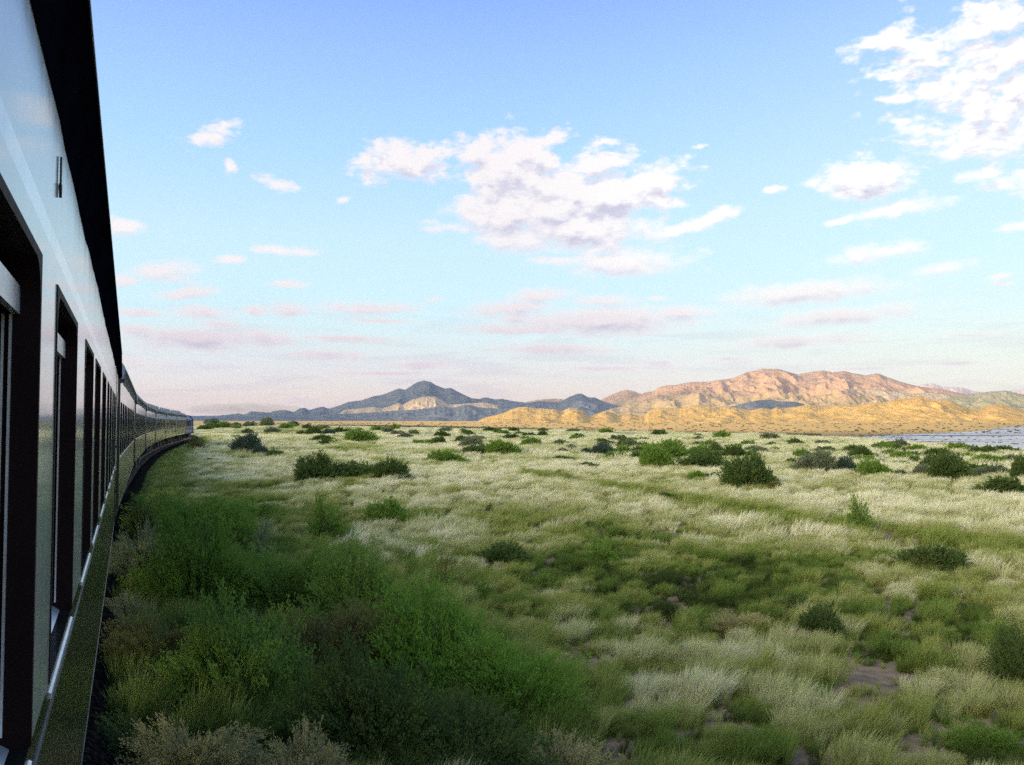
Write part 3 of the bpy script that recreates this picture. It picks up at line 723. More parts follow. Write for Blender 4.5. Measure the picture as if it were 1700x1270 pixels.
HW = 1.40
Z0, ZW, ZC, ZG = 1.00, 1.89, 3.49, 3.66
WZ0, WZ1 = 1.97, 3.02
S_MID = 17.3 - LC / 2
S_W = [(-2.1, -1.1), (-.55, .55), (1.12, 2.17), (2.63, 3.66), (4.37, 5.35), (5.72, 6.72), (7.30, 8.39), (9.0, 9.8), (10.3, 11.2), (11.8, 12.6), (13.1, 14.0), (14.5, 15.2)]
WX = [(a - S_MID, b - S_MID) for a, b in S_W]
def coach():
    root = empty('railway_coach', (0, 0, 0))
    L = LC - .55; h = L / 2
    # body: both side walls with their window openings, end walls, floor
    mb = MB()
    for sy in (-1, 1):
        wins = WX if sy < 0 else [(-b, -a) for a, b in WX][::-1]
        y0, y1 = (sy * HW, sy * (HW - .13)); ya, yb = min(y0, y1), max(y0, y1)
        mb.box(-h, h, ya, yb, Z0, ZW, 1)                # waist down
        mb.box(-h, h, ya, yb, ZW, WZ0, 1)
        mb.box(-h, h, ya, yb, WZ1, 3.085, 0); mb.box(-h, h, ya, yb, 3.135, ZC, 0)
        xs = [-h] + [v for w_ in wins for v in w_] + [h]
        for i in range(0, len(xs), 2):
            mb.box(xs[i], xs[i + 1], ya, yb, WZ0, WZ1, 0)
    for sx in (-1, 1):
        x0, x1 = sorted((sx * h, sx * (h - .1)))
        mb.box(x0, x1, -HW + .13, HW - .13, Z0, ZC, 2)
    mb.box(-h + .1, h - .1, -HW + .13, HW - .13, Z0 + .02, Z0 + .12, 2)
    body = mb.build('body', [M_cream, M_green, M_black], root)
    # dark interior partition so that one looks into a compartment, not through the coach
    mb = MB(); mb.box(-h + .1, h - .1, -.1, -.02, Z0 + .12, ZC, 0); mb.build('corridor_partition', M_rubber, root)
    # cornice: concave flare from cantrail to gutter, black and wavy-edged in imitation of a dark reflection
    mb = MB()
    xs = [(-h + L * k / 90) for k in range(91)]
    for sy in (-1, 1):
        vs = []; rg = random.Random(4)
        drift = 0
        for x in xs:
            drift = .75 * drift + rg.uniform(-.012, .012)
            dr_ = .26 * float(sst(abs(x), h - 1.6, h))
            for k, (y, z) in enumerate([(HW + .0025, ZC - .055 + drift), (HW + .010, ZC + .04), (HW + .034, ZC + .12), (HW + .062, ZG), (HW + .072, ZG + .01), (HW + .072, ZG + .05), (HW + .03, ZG + .06)]):
                vs.append((x, sy * y, z - dr_ * (0, .35, .8, 1, 1, 1, 1)[k]))
        fs = []
        for i in range(90):
            for k in range(6):
                q_ = (i * 7 + k, i * 7 + k + 1, (i + 1) * 7 + k + 1, (i + 1) * 7 + k); fs.append(q_ if sy > 0 else q_[::-1])
        mb.add(vs, fs)
        mb.add([(sx * h, sy * y, z) for sx in (-1, 1) for (y, z) in ((HW - .13, ZC - .2), (HW + .06, ZG - .26), (HW + .03, ZG - .20), (HW - .13, ZG - .2))], [(0, 1, 2, 3), (7, 6, 5, 4)])
    mb.build('cornice', M_soffit, root)
    mb = MB()                                             # thin bright edge of the gutter
    for sy in (-1, 1):
        a, b = sorted((sy * (HW + .073), sy * (HW + .077))); mb.box(-h + 1.7, h - 1.7, a, b, ZG + .035, ZG + .05)
    mb.build('gutter', M_alu, root)
    # roof: elliptical arc, lowered at both ends
    mb = MB(); n_ = 22; xs2 = [-h - .02, -h + .35, -h + .9, -h + 1.6, 0, h - 1.6, h - .9, h - .35, h + .02]; rise = [.26, .36, .41, .43, .43, .43, .41, .36, .26]
    vs = []
    for x, r_ in zip(xs2, rise):
        for k in range(n_ + 1):
            t = math.pi * k / n_; vs.append((x, -(HW + .05) * math.cos(t), ZG + .045 - .26 * float(sst(abs(x), h - 1.6, h)) + r_ * math.sin(t) ** .8))
    fs = [(i * (n_ + 1) + k, (i + 1) * (n_ + 1) + k, (i + 1) * (n_ + 1) + k + 1, i * (n_ + 1) + k + 1) for i in range(8) for k in range(n_)]
    mb.add(vs, fs); b0 = len(vs)
    mb.add([vs[k] for k in range(n_ + 1)] + [(-h - .02, 0, ZG)], [(k + 1, k, n_ + 1) for k in range(n_)]); mb.add([vs[8 * (n_ + 1) + k] for k in range(n_ + 1)] + [(h + .02, 0, ZG)], [(k, k + 1, n_ + 1) for k in range(n_)])
    roof = mb.build('roof', M_roof, root, smooth=True)
    for x in [-7.6, -4.6, -1.5, 1.6, 4.7, 7.8]:
        for y in (-.62, .62):
            mb = MB(); zt = ZG + .045 + .43 * .9
            mb.tube([(x - .22, y, zt - .05), (x - .2, y, zt + .06), (x, y, zt + .14), (x + .2, y, zt + .06), (x + .22, y, zt - .05)], [.09, .12, .13, .12, .09], 8)
            mb.build('roof_vent', M_roof, roof, smooth=True)
    # lining, waist moulding, bottom edge
    mb = MB()
    for sy in (-1, 1):
        a, b = sorted((sy * (HW - .13), sy * HW)); mb.box(-h, h, a, b, 3.085, 3.135)
    mb.build('lining_stripe', M_line, root)
    mb = MB()
    for sy in (-1, 1):
        a, b = sorted((sy * (HW - .01), sy * (HW + .004))); mb.box(-h, h, a, b, ZW - .009, ZW + .004)
    mb.build('waist_moulding', M_mould, root)
    mb = MB()
    for sy in (-1, 1):
        a, b = sorted((sy * (HW - .01), sy * (HW + .003))); mb.box(-h, h, a, b, Z0 - .012, Z0 + .006)
    mb.build('sole_bar', M_green, root)
    # windows
    for sy in (-1, 1):
        wins = WX if sy < 0 else [(-b, -a) for a, b in WX][::-1]
        for (a, b) in wins:
            Y = lambda d0, d1: tuple(sorted((sy * (HW - d0), sy * (HW - d1))))
            mb = MB()                                      # rubber lining of the opening, rounded upper corners
            y0, y1 = Y(-.003, .125)
            t = .022
            mb.box(b - t, b + .0, y0, y1, WZ0, WZ1); mb.box(a, a + t, y0, y1, WZ0, WZ1)
            mb.box(a + t, b - t, y0, y1, WZ1 - t, WZ1)
            for (cx, sx) in ((a + t, 1), (b - t, -1)):
                cz = WZ1 - t; rr_ = .10
                vs = [(cx, y, cz) for y in (y0, y1)]
                arc = [(cx + sx * rr_ * (1 - math.cos(k * math.pi / 10)), cz - rr_ * (1 - math.sin(k * math.pi / 10))) for k in range(6)]
                vs2 = [(cx, cz)] + [(x, z) for x, z in arc]
                m2_ = len(vs2); mb.add([(x, y0, z) for x, z in vs2] + [(x, y1, z) for x, z in vs2],
                    [tuple(range(m2_)), tuple(range(m2_, 2 * m2_))[::-1]] + [(k, (k + 1) % m2_, m2_ + (k + 1) % m2_, m2_ + k) for k in range(m2_)])
            wn = mb.build('window', M_rubber, root)
            mb = MB(); y0, y1 = Y(.085, .092); mb.box(a + t, b - t, y0, y1, WZ0 + .02, WZ1 - t - .001); mb.build('pane', M_glass, wn)
            mb = MB(); y0, y1 = Y(.036, .050); mb.box(a + t, b - t, y0, y1, WZ1 - .135, WZ1 - .075); mb.build('sash_rail', M_alu, wn)
            for dpt in (.050, .064):
                mb = MB(); y0, y1 = Y(dpt, dpt + .005); mb.box(b - t - .012, b - t - .001, y0, y1, WZ0 + .03, WZ1 - .136); mb.build('sash_track', M_alu, wn)
            mb = MB()                                      # sloping metal sill
            yo, yi = sy * (HW + .006), sy * (HW - .08)
            mb.add([(a + t, yo, WZ0 - .03), (b - t, yo, WZ0 - .03), (b - t, yi, WZ0 + .03), (a + t, yi, WZ0 + .03), (a + t, yo, WZ0 - .045), (b - t, yo, WZ0 - .045), (b - t, yi, WZ0 - .01), (a + t, yi, WZ0 - .01)],
                   [(0, 1, 2, 3), (4, 7, 6, 5), (0, 4, 5, 1), (1, 5, 6, 2), (2, 6, 7, 3), (3, 7, 4, 0)])
            mb.build('sill', M_alu, wn)
    # doors near the front end
    for sy in (-1, 1):
        xa, xb = (h - 1.55, h - .75) if sy < 0 else (-h + .75, -h + 1.55)
        mb = MB(); a, b = sorted((sy * (HW + .001), sy * (HW + .012))); mb.box(xa, xb, a, b, Z0 + .05, 1.86, 1); mb.box(xa, xb, a, b, 1.90, ZC - .1, 0)
        dr = mb.build('door', [M_cream, M_green], root, .004)
        mb = MB(); a, b = sorted((sy * (HW + .013), sy * (HW + .018))); mb.box(xa + .14, xb - .14, a, b, 2.2, 3.1); mb.build('pane', M_glass, dr)
        mb = MB(); mb.tube([(xa - .1, sy * (HW + .0), 1.5), (xa - .1, sy * (HW + .03), 1.55), (xa - .1, sy * (HW + .03), 2.2), (xa - .1, sy * HW, 2.25)], .01); mb.build('handle', M_under, dr)
    # end plates, gangway, steps
    for sx in (-1, 1):
        mb = MB()
        x0, x1 = sorted((sx * h, sx * (h + .265)))
        mb.box(x0, x1, -.62, .62, 1.05, 3.45); 
        mb.build('gangway_bellows', M_black, root)
        x0, x1 = sorted((sx * h, sx * (h + .05)))
        for (ya, yb) in ((-HW - .006, -HW + .10), (HW - .10, HW + .006)):
            mb = MB(); mb.box(x0, x1, ya, yb, Z0 - .02, ZC + .02); mb.build('end_pillar', M_black, root)
        for y in (-.87, .87):
            mb = MB(); mb.tube([(sx * h, y, 1.0), (sx * (h + .18), y, 1.0)], .06, 10); mb.tube([(sx * (h + .18), y, 1.0), (sx * (h + .22), y, 1.0)], .2, 14); mb.build('buffer', M_under, root)
    mb = MB(); mb.box(-h + .2, h - .2, -.9, .9, .82, .99); mb.box(-3.2, -1.2, -1.25, -.55, .42, .82); mb.box(.6, 3.4, -1.28, -.6, .45, .82); mb.box(-1.0, .3, .5, 1.2, .4, .82)
    mb.tube([(-4.5, -1.0, .6), (4.5, -1.0, .6)], .025); mb.build('underframe', M_under, root, .01)
    for cx in (-h + 3.3, h - 3.3):
        mb = MB()
        for sy in (-1, 1):
            a, b = sorted((sy * .78, sy * .92)); mb.box(cx - 1.55, cx + 1.55, a, b, .42, .66); mb.box(cx - .35, cx + .35, a, b, .28, .44)
            for dx in (-1.05, 1.05): mb.box(cx + dx - .16, cx + dx + .16, sy * .85 - .11, sy * .85 + .11, .34, .62)
        mb.box(cx - .2, cx + .2, -.8, .8, .45, .82)
        bg = mb.build('bogie', M_under, root, .01)
        for dx in (-1.05, 1.05):
            for sy in (-1, 1):
                mb = MB(); a, b = sorted((sy * .50, sy * .62)); mb.cyl_y(cx + dx, .43, a, b, .43, 28); a, b = sorted((sy * .45, sy * .5)); mb.cyl_y(cx + dx, .43, a, b, .455, 28)
                if sy > 0: mb.cyl_y(cx + dx, .43, -.5, .5, .07, 12)
                mb.build('wheel', M_wheel, bg)
    return root
M_corn = simple('dark_grey_cornice_paint', (.035, .037, .04), .7)
proto = coach()
# little black arrow-shaped piece on the near coach's side
labels = ['nearest railway coach, its cream side, tall dark windows and black cornice filling the left edge',
          'second coach of the train, directly ahead of the nearest one',
          'third coach of the train, between the second and fourth coaches',
          'fourth coach of the train, midway round the curve',
          'fifth coach of the train, small and dark with a grey roof',
          'sixth coach of the train, next to last coach before the locomotive',
          'foremost coach of the train, coupled right behind the blue locomotive']
for i in range(7):
    o = proto if i == 0 else copy_tree(proto)
    a, b = np.array(JOINTS[i]), np.array(JOINTS[i + 1]); d = b - a; L = np.linalg.norm(d); d /= L
    nn_ = np.array([-d[1], d[0]]); c = (a + b) / 2 + nn_ * HW
    if i == 0: o.name = 'railway_coach'
    o.location = (c[0], c[1], RAILZ + (DROP[i] + DROP[i + 1]) / 2)
    o.rotation_euler = (0, -math.atan2(DROP[i + 1] - DROP[i], L), math.atan2(d[1], d[0]))
    tag(o, labels[i], 'railway coach', 'coaches of the train')
    if i:
        for ch in o.children:
            if ch.name.startswith('cornice'): ch.material_slots[0].link = 'OBJECT'; ch.material_slots[0].material = M_corn
s_ = 2.62; mb = MB(); xl = s_ - S_MID + .0
mb.box(xl - .003, xl + .003, -HW - .007, -HW - .002, 3.27, 3.36); mb.add([(xl - .016, -HW - .008, 3.285), (xl + .016, -HW - .008, 3.285), (xl, -HW - .008, 3.25), (xl - .016, -HW - .001, 3.285), (xl + .016, -HW - .001, 3.285), (xl, -HW - .001, 3.25)], [(0, 2, 1), (3, 4, 5), (0, 1, 4, 3), (1, 2, 5, 4), (2, 0, 3, 5)])
mb.build('arrow_piece', M_black, proto)

def locomotive():
    root = empty('diesel_locomotive', (0, 0, 0)); L = 17.2; h = L / 2
    mb = MB()      # long hood (towards the train) with chamfered shoulders
    prof = [(-1.30, 1.05), (-1.30, 3.25), (-.95, 3.62), (-.4, 3.72), (.4, 3.72), (.95, 3.62), (1.30, 3.25), (1.30, 1.05)]
    mb.prism(prof, -h + .2, h - 3.4); mb.build('hood', M_loco, root, .03)
    mb = MB(); prof = [(-1.42, 1.05), (-1.42, 3.3), (-1.05, 3.78), (0, 3.92), (1.05, 3.78), (1.42, 3.3), (1.42, 1.05)]
    mb.prism(prof, h - 3.38, h - 1.3); cab = mb.build('cab', M_loco, root, .03)
    mb = MB(); mb.prism([(-.9, 1.05), (-.9, 2.35), (-.6, 2.6), (.6, 2.6), (.9, 2.35), (.9, 1.05)], h - 1.3, h - .2); mb.build('short_nose', M_loco, root, .03)
    for sy in (-1, 1):
        for x0 in (h - 3.15, h - 2.3):
            mb = MB(); a, b = sorted((sy * 1.421, sy * 1.435)); mb.box(x0, x0 + .7, a, b, 2.35, 3.15); mb.build('window', M_glass, cab, .01)
        for k in range(7):
            mb = MB(); x0 = -h + 1.0 + k * 1.6; a, b = sorted((sy * 1.301, sy * 1.33)); mb.box(x0, x0 + .06, a, b, 1.6, 3.0); mb.box(x0 + 1.2, x0 + 1.26, a, b, 1.6, 3.0)
            for q_ in range(7): mb.box(x0 + .06, x0 + 1.2, a, b, 1.62 + q_ * .2, 1.70 + q_ * .2)
            mb.build('grille', M_under, root)
        mb = MB(); pts = [(-h + .1, sy * 1.42, 1.15)] + [(-h + .1, sy * 1.42, 2.0), (h - 3.5, sy * 1.42, 2.0)]; mb.tube(pts, .025)
        for k in range(7): mb.tube([(-h + .3 + k * 1.95, sy * 1.42, 1.05), (-h + .3 + k * 1.95, sy * 1.42, 2.0)], .02)
        mb.build('handrail', M_alu, root)
        mb = MB(); mb.tube([(h - 1.2, sy * 1.0, 2.9), (h - 1.12, sy * 1.0, 2.9)], .14, 14); mb.build('headlight', M_lens, cab)
        mb = MB(); mb.tube([(-h + .2, sy * .8, 2.9), (-h + .12, sy * .8, 2.9)], .12, 14); mb.build('tail_lamp', M_lens, root)
    mb = MB(); mb.box(-h, h, -1.45, 1.45, .9, 1.04); mb.box(-2.2, 2.2, -1.3, 1.3, .35, .9); mb.build('underframe', M_under, root, .02)
    for x in (-4.5, -1.2, 1.4):
        mb = MB(); mb.tube([(x, 0, 3.7), (x, 0, 3.86)], .42, 18); mb.build('roof_fan', M_under, root)
    mb = MB(); mb.box(3.0, 3.5, -.25, .25, 3.72, 3.98); mb.build('exhaust_stack', M_under, root)
    for cx in (-h + 3.3, h - 3.3):
        mb = MB()
        for sy in (-1, 1):
            a, b = sorted((sy * .8, sy * .95)); mb.box(cx - 2.2, cx + 2.2, a, b, .45, .75)
            for dx in (-1.7, 0, 1.7): mb.box(cx + dx - .2, cx + dx + .2, sy * .88 - .12, sy * .88 + .12, .3, .65)
        bg = mb.build('bogie', M_under, root, .01)
        for dx in (-1.7, 0, 1.7):
            for sy in (-1, 1):
                mb = MB(); a, b = sorted((sy * .50, sy * .62)); mb.cyl_y(cx + dx, .46, a, b, .46, 24)
                if sy > 0: mb.cyl_y(cx + dx, .46, -.5, .5, .08, 12)
                mb.build('wheel', M_wheel, bg)
    tag(root, 'blue-grey diesel locomotive at the head of the train, smoke drifting beside it', 'locomotive')
    return root
lo = locomotive(); a, b = np.array(JOINTS[7]), np.array(JOINTS[8]); d = (b - a) / np.linalg.norm(b - a); c = a + d * 9.0 + np.array([-d[1], d[0]]) * HW
lo.location = (c[0], c[1], RAILZ + DROP[7] - .02); lo.rotation_euler = (0, 0, math.atan2(d[1], d[0]))

# exhaust smoke drifting away on the right of the locomotive
def smoke():
    Vs = []; Q = []; nu, nv = 64, 24
    x0, y0, _ = (310 - 850) / F * 150, 150, 0
    ax = np.array([15.5, 22.0]); 
    for i in range(nu):
        t = i / (nu - 1)
        c = np.array([x0, y0]) + ax * t
        r = (math.sin(math.pi * min(1, t * 1.02)) ** .5) * (1.35 - .5 * t) + .02
        for k in range(nv):
            a = 2 * math.pi * k / nv
            q_ = 1 + .38 * float(perlin(t * 9 + 3 * math.cos(a) * .3, math.sin(a) * 1.2 + 5, 77)) + .2 * float(perlin(t * 24, a * 2.0, 78))
            Vs.append((c[0] + math.cos(a) * r * 1.3 * q_, c[1] + math.cos(a) * r * .6, CZ + 1.75 + .4 * t + math.sin(a) * r * q_))
    for i in range(nu - 1):
        for k in range(nv): Q.append((i * nv + k, i * nv + (k + 1) % nv, (i + 1) * nv + (k + 1) % nv, (i + 1) * nv + k))
    m_ = bpy.data.materials.new('diesel_smoke'); m_.use_nodes = True; nn = N(m_.node_tree); m_.node_tree.nodes.clear()
    v = nn.n('ShaderNodeVolumePrincipled'); v.inputs['Color'].default_value = (.50, .56, .46, 1)
    v.inputs['Density'].default_value = .20
    o_ = nn.n('ShaderNodeOutputMaterial'); m_.node_tree.links.new(v.outputs[0], o_.inputs['Volume'])
    Q = [q_[::-1] for q_ in Q]; b_ = len(Vs)
    Vs.append(tuple(np.mean(Vs[:nv], 0))); Vs.append(tuple(np.mean(Vs[b_ - nv:b_], 0)))
    Q += [(k, (k + 1) % nv, b_, b_) for k in range(nv)] if False else []
    T_ = [tuple(q_[:3]) for q_ in Q] + [(q_[0], q_[2], q_[3]) for q_ in Q] + [(k, (k + 1) % nv, b_) for k in range(nv)] + [(b_ - nv + (k + 1) % nv, b_ - nv + k, b_ + 1) for k in range(nv)]
    o = mesh_np('smoke', np.array(Vs), np.array(T_), [m_]); bm_ = bmesh.new(); bm_.from_mesh(o.data); bmesh.ops.recalc_face_normals(bm_, faces=bm_.faces); bm_.to_mesh(o.data); bm_.free(); tag(o, kind='stuff')
smoke()

# ------------------------------------------------------------------ vegetation
def leaf_material(name, stops, transl=.3, attr=None, rough=.7, var=.25):
    """stops: colours along a per-object / per-tuft value"""
    m_ = bpy.data.materials.new(name); m_.use_nodes = True; t = m_.node_tree; t.nodes.clear(); n = N(t)
    if attr:
        a = n.n('ShaderNodeAttribute', attribute_name=attr, attribute_type='INSTANCER').outputs['Fac']
    else:
        a = n.n('ShaderNodeObjectInfo').outputs['Random']
    tip = n.n('ShaderNodeAttribute', attribute_name='tip').outputs['Fac']     # how far along the blade or twig
    k = len(stops); c = n.ramp(a, [(i / max(1, k - 1), s_) for i, s_ in enumerate(stops)])
    v = n.noise(objc(n), 9.0, 3, .6)
    c = n.mix(n.m('MULTIPLY', n.sstep(v, .35, .65), var), c, n.mix(1.0, c, (1.9, 1.7, 1.2, 1), 'MULTIPLY'))
    d = n.n('ShaderNodeBsdfDiffuse'); n.put(d.inputs[0], c)
    tr_ = n.n('ShaderNodeBsdfTranslucent'); n.put(tr_.inputs[0], c)
    mxs = n.n('ShaderNodeMixShader'); mxs.inputs[0].default_value = transl
    t.links.new(d.outputs[0], mxs.inputs[1]); t.links.new(tr_.outputs[0], mxs.inputs[2])
    o = n.n('ShaderNodeOutputMaterial'); t.links.new(mxs.outputs[0], o.inputs[0])
    return m_

def blades(nb, H, W_, spread, lean=(0.24, 0.03), seg=4, curl=.35, base_r=.06, seed=0, feather=0.0):
    """a tuft of narrow curved blades; all quads"""
    rg = np.random.default_rng(seed)
    a = rg.uniform(0, 2 * np.pi, nb); r0 = base_r * np.sqrt(rg.uniform(0, 1, nb)); h = H * rg.uniform(.55, 1.1, nb)
    out = spread * rg.uniform(.15, 1.0, nb) * h
    bx = np.cos(a) * r0; by = np.sin(a) * r0
    a2 = a + rg.normal(0, .5, nb); w = W_ * rg.uniform(.7, 1.3, nb)
    face = rg.uniform(0, np.pi, nb)
    Vs = []; T = []
    for s in range(seg + 1):
        t = s / seg
        x = bx + np.cos(a2) * out * t ** 1.7 + lean[0] * h * t ** 2; y = by + np.sin(a2) * out * t ** 1.7 + lean[1] * h * t ** 2
        z = h * (t - curl * t * t * t * rg.uniform(.2, 1, nb) * .6)
        ww = w * ((1 - t) ** .6 * .8 + .12) * (1 + feather * 2.2 * math.exp(-((t - .78) / .18) ** 2))
        dx, dy = np.cos(face) * ww / 2, np.sin(face) * ww / 2
        Vs.append(np.stack([x - dx, y - dy, z], -1)); Vs.append(np.stack([x + dx, y + dy, z], -1)); T += [t, t]
    V = np.stack(Vs, 1)                       # nb, 2(seg+1), 3
    T = np.tile(np.array(T), nb)
    k = 2 * (seg + 1); off = np.arange(nb)[:, None] * k; Q = []
    for s in range(seg): Q.append(np.stack([off[:, 0] + 2 * s, off[:, 0] + 2 * s + 1, off[:, 0] + 2 * s + 3, off[:, 0] + 2 * s + 2], -1))
    return V.reshape(-1, 3), np.concatenate(Q), T
def proto_obj(name, parts, mats):
    """parts: list of (V, Q, T, material index)"""
    VV = []; QQ = []; TT = []; MI = []; b = 0
    for V, Q, T, mi in parts:
        VV.append(V); QQ.append(Q + b); TT.append(T); MI += [mi] * len(Q); b += len(V)
    o = mesh_np(name, np.concatenate(VV), np.concatenate(QQ), mats, smooth=False, link=False, matidx=MI)
    at = o.data.attributes.new('tip', 'FLOAT', 'POINT'); at.data.foreach_set('value', np.concatenate(TT).astype(np.float32))
    return o
GRASS_STOPS = [(.74, .74, .52), (.54, .56, .30), (.32, .36, .10), (.16, .25, .05), (.06, .09, .025)]
M_grass = leaf_material('pale_feather_grass', GRASS_STOPS, .4, 'tint')
def coll(name, objs):
    c = bpy.data.collections.new(name)
    for i, o in enumerate(objs): o.name = name + '_%02d' % i; c.objects.link(o)
    return c
def tuft(nb, H, W_, sp, seed, seg, base, feather=.5):
    V, Q, T = blades(nb, H, W_, sp, seg=seg, base_r=base, seed=seed, feather=feather)
    return proto_obj('tuft', [(V, Q, T, 0)], [M_grass])
C_NEAR = coll('near_tuft', [tuft(190, .52, .0055, .62, 10 + i, 5, .10 + .02 * i) for i in range(5)] + [tuft(90, .62, .006, .35, 20 + i, 5, .07) for i in range(2)])
C_MID = coll('mid_tuft', [tuft(64, .50, .016, .62, 30 + i, 3, .16) for i in range(5)])
C_FAR = coll('far_tuft', [tuft(46, .50, .045, .75, 40 + i, 2, .42) for i in range(4)])
C_XFAR = coll('distant_tuft', [tuft(40, .55, .11, .8, 50 + i, 2, 1.1) for i in range(3)])

def scatter(name, C_, pts, rotz, scl, tint, label_kind='stuff', tilt=None):
    me = bpy.data.meshes.new(name); n_ = len(pts)
    me.vertices.add(n_); me.vertices.foreach_set('co', np.asarray(pts, np.float32).ravel())
    def at(nm, ty, v, key='value'):
        a = me.attributes.new(nm, ty, 'POINT'); a.data.foreach_set(key, np.ascontiguousarray(v).ravel())
    rot = np.zeros((n_, 3), np.float32); rot[:, 2] = rotz
    if tilt is not None: rot[:, 0] = tilt[0]; rot[:, 1] = tilt[1]
    at('rot', 'FLOAT_VECTOR', rot, 'vector'); sc3 = np.asarray(scl, np.float32)
    if sc3.ndim == 1: sc3 = np.stack([sc3] * 3, -1)
    at('scl', 'FLOAT_VECTOR', sc3, 'vector'); at('tint', 'FLOAT', np.asarray(tint, np.float32))
    at('idx', 'INT', RNG.integers(0, 1000, n_).astype(np.int32))
    o = bpy.data.objects.new(name, me); COL.objects.link(o)
    ng = bpy.data.node_groups.new(name + '_nodes', 'GeometryNodeTree')
    ng.interface.new_socket('Geometry', in_out='INPUT', socket_type='NodeSocketGeometry'); ng.interface.new_socket('Geometry', in_out='OUTPUT', socket_type='NodeSocketGeometry')
    i_ = ng.nodes.new('NodeGroupInput'); o_ = ng.nodes.new('NodeGroupOutput')
    ip = ng.nodes.new('GeometryNodeInstanceOnPoints'); ci = ng.nodes.new('GeometryNodeCollectionInfo')
    ci.inputs[0].default_value = C_; ci.inputs['Separate Children'].default_value = True; ci.inputs['Reset Children'].default_value = True
    def na_(nm, ty):
        x = ng.nodes.new('GeometryNodeInputNamedAttribute'); x.data_type = ty; x.inputs[0].default_value = nm; return x.outputs[0]
    L = ng.links.new
    L(i_.outputs[0], ip.inputs['Points']); L(ci.outputs[0], ip.inputs['Instance']); ip.inputs['Pick Instance'].default_value = True
    L(na_('idx', 'INT'), ip.inputs['Instance Index']); L(na_('rot', 'FLOAT_VECTOR'), ip.inputs['Rotation']); L(na_('scl', 'FLOAT_VECTOR'), ip.inputs['Scale'])
    L(ip.outputs[0], o_.inputs[0])
    md = o.modifiers.new('scatter', 'NODES'); md.node_group = ng
    tag(o, kind='stuff'); return o

def field(n_, r0, r1, a0=-33, a1=33, power=1.0):
    u = RNG.uniform(0, 1, n_); r = np.sqrt(r0 ** 2 + u * (r1 ** 2 - r0 ** 2)) if power == 1 else (r0 ** power + u * (r1 ** power - r0 ** power)) ** (1 / power)
    a = np.radians(RNG.uniform(a0, a1, n_)); return r * np.sin(a), r * np.cos(a)
BARE = [(1430, 1124, 75, 17), (1650, 1100, 60, 15), (1330, 980, 45, 5), (1480, 890, 60, 3)]
def grass_layer(name, C_, n_, r0, r1, s0, s1, clear=1.5, dens_pow=1.0, zmul=1.0, a0=-33, a1=33, zoff=-.02, cell=1.1, fill=.3):
    x, y = field(n_, r0, r1, a0, a1, dens_pow)
    # tussocks: most tufts gather round the centres of an irregular lattice
    ci = np.floor(x / cell + .5 * np.floor(y / cell)); cj = np.floor(y / cell)
    hsh = lambda k: np.modf(np.abs(np.sin(ci * 127.1 + cj * 311.7 + k * 74.7) * 43758.5453))[0]
    cx = (ci + .15 + .7 * hsh(1) - .5 * np.floor(y / cell)) * cell; cy = (cj + .15 + .7 * hsh(2)) * cell
    big_t = hsh(3); filler = RNG.uniform(0, 1, n_) < fill
    rad = cell * (.16 + .16 * big_t)
    x = np.where(filler, x, cx + RNG.normal(0, 1, n_) * rad); y = np.where(filler, y, cy + RNG.normal(0, 1, n_) * rad)
    q = np.hypot(x - cx, y - cy) / rad
    td, _, sg = track_dist(x, y)
    keep = td > clear + RNG.uniform(0, .4, len(x))
    r = np.hypot(x, y); e = np.interp(np.degrees(np.arctan2(x, y)), E_AZ, E_R)
    keep &= (r < e * 1.08 + 8) & (r > r0 * .8)
    px, py = to_px(x, y, 0.0)
    for (bx, by, rx, ry) in BARE:
        keep &= ~((((px - bx) / rx) ** 2 + ((py - by) / ry) ** 2 < 1) & (RNG.uniform(0, 1, len(x)) < .96))
    keep &= filler | (hsh(4) < .92) | (r > 120)
    x, y, td, big_t, filler, q = (v[keep] for v in (x, y, td, big_t, filler, q)); h5 = hsh(5)[keep]; z = hgt_xy(x, y)
    gr, st = greenness(x, y)
    nn_ = fbm(x / 2.2, y / 2.2, 3, 51); big = fbm(x / 14, y / 14, 3, 55)
    rk = np.hypot(x, y); tint = .09 + .33 * (1 - sst(rk, 9, 30)) + .70 * gr + .20 * nn_ + .24 * big + (h5 - .5) * .46 + RNG.normal(0, .04, len(x)) + filler * .30 * (1 - .6 * sst(rk, 60, 160))
    sw = np.clip(st * 1.5, 0, 1); tint = tint * (1 - sw) + sw * (.60 + RNG.normal(0, .07, len(x)))
    tint = np.maximum(tint, (1 - sst(td, 2.2, 5.0)) * .85)
    sc_ = RNG.uniform(s0, s1, len(x)) * (.75 + .5 * big_t) * (1 - .25 * np.clip(gr, 0, 1)) * (.45 + .55 * sst(td, 1.6, 4.5))
    sc_ *= np.where(filler, .55, 1.0) * np.where(filler, 1, 1.12 - .16 * np.clip(q, 0, 2.5))
    s3 = np.stack([sc_, sc_, sc_ * zmul * RNG.uniform(.8, 1.15, len(x))], -1)
    return scatter(name, C_, np.stack([x, y, z + zoff], -1), RNG.uniform(-.5, .5, len(x)), s3, np.clip(tint, 0, 1))
grass_layer('grass', C_NEAR, 29000, 4.5, 27, .42, .78, cell=.72, fill=.45)
grass_layer('grass', C_MID, 70000, 25, 78, .55, 1.05, cell=1.15)
grass_layer('grass', C_FAR, 36000, 70, 210, .7, 1.3, zmul=1.0, cell=2.6)
grass_layer('grass', C_XFAR, 34000, 180, 760, .8, 1.3, zmul=.8, dens_pow=1.4, cell=5)

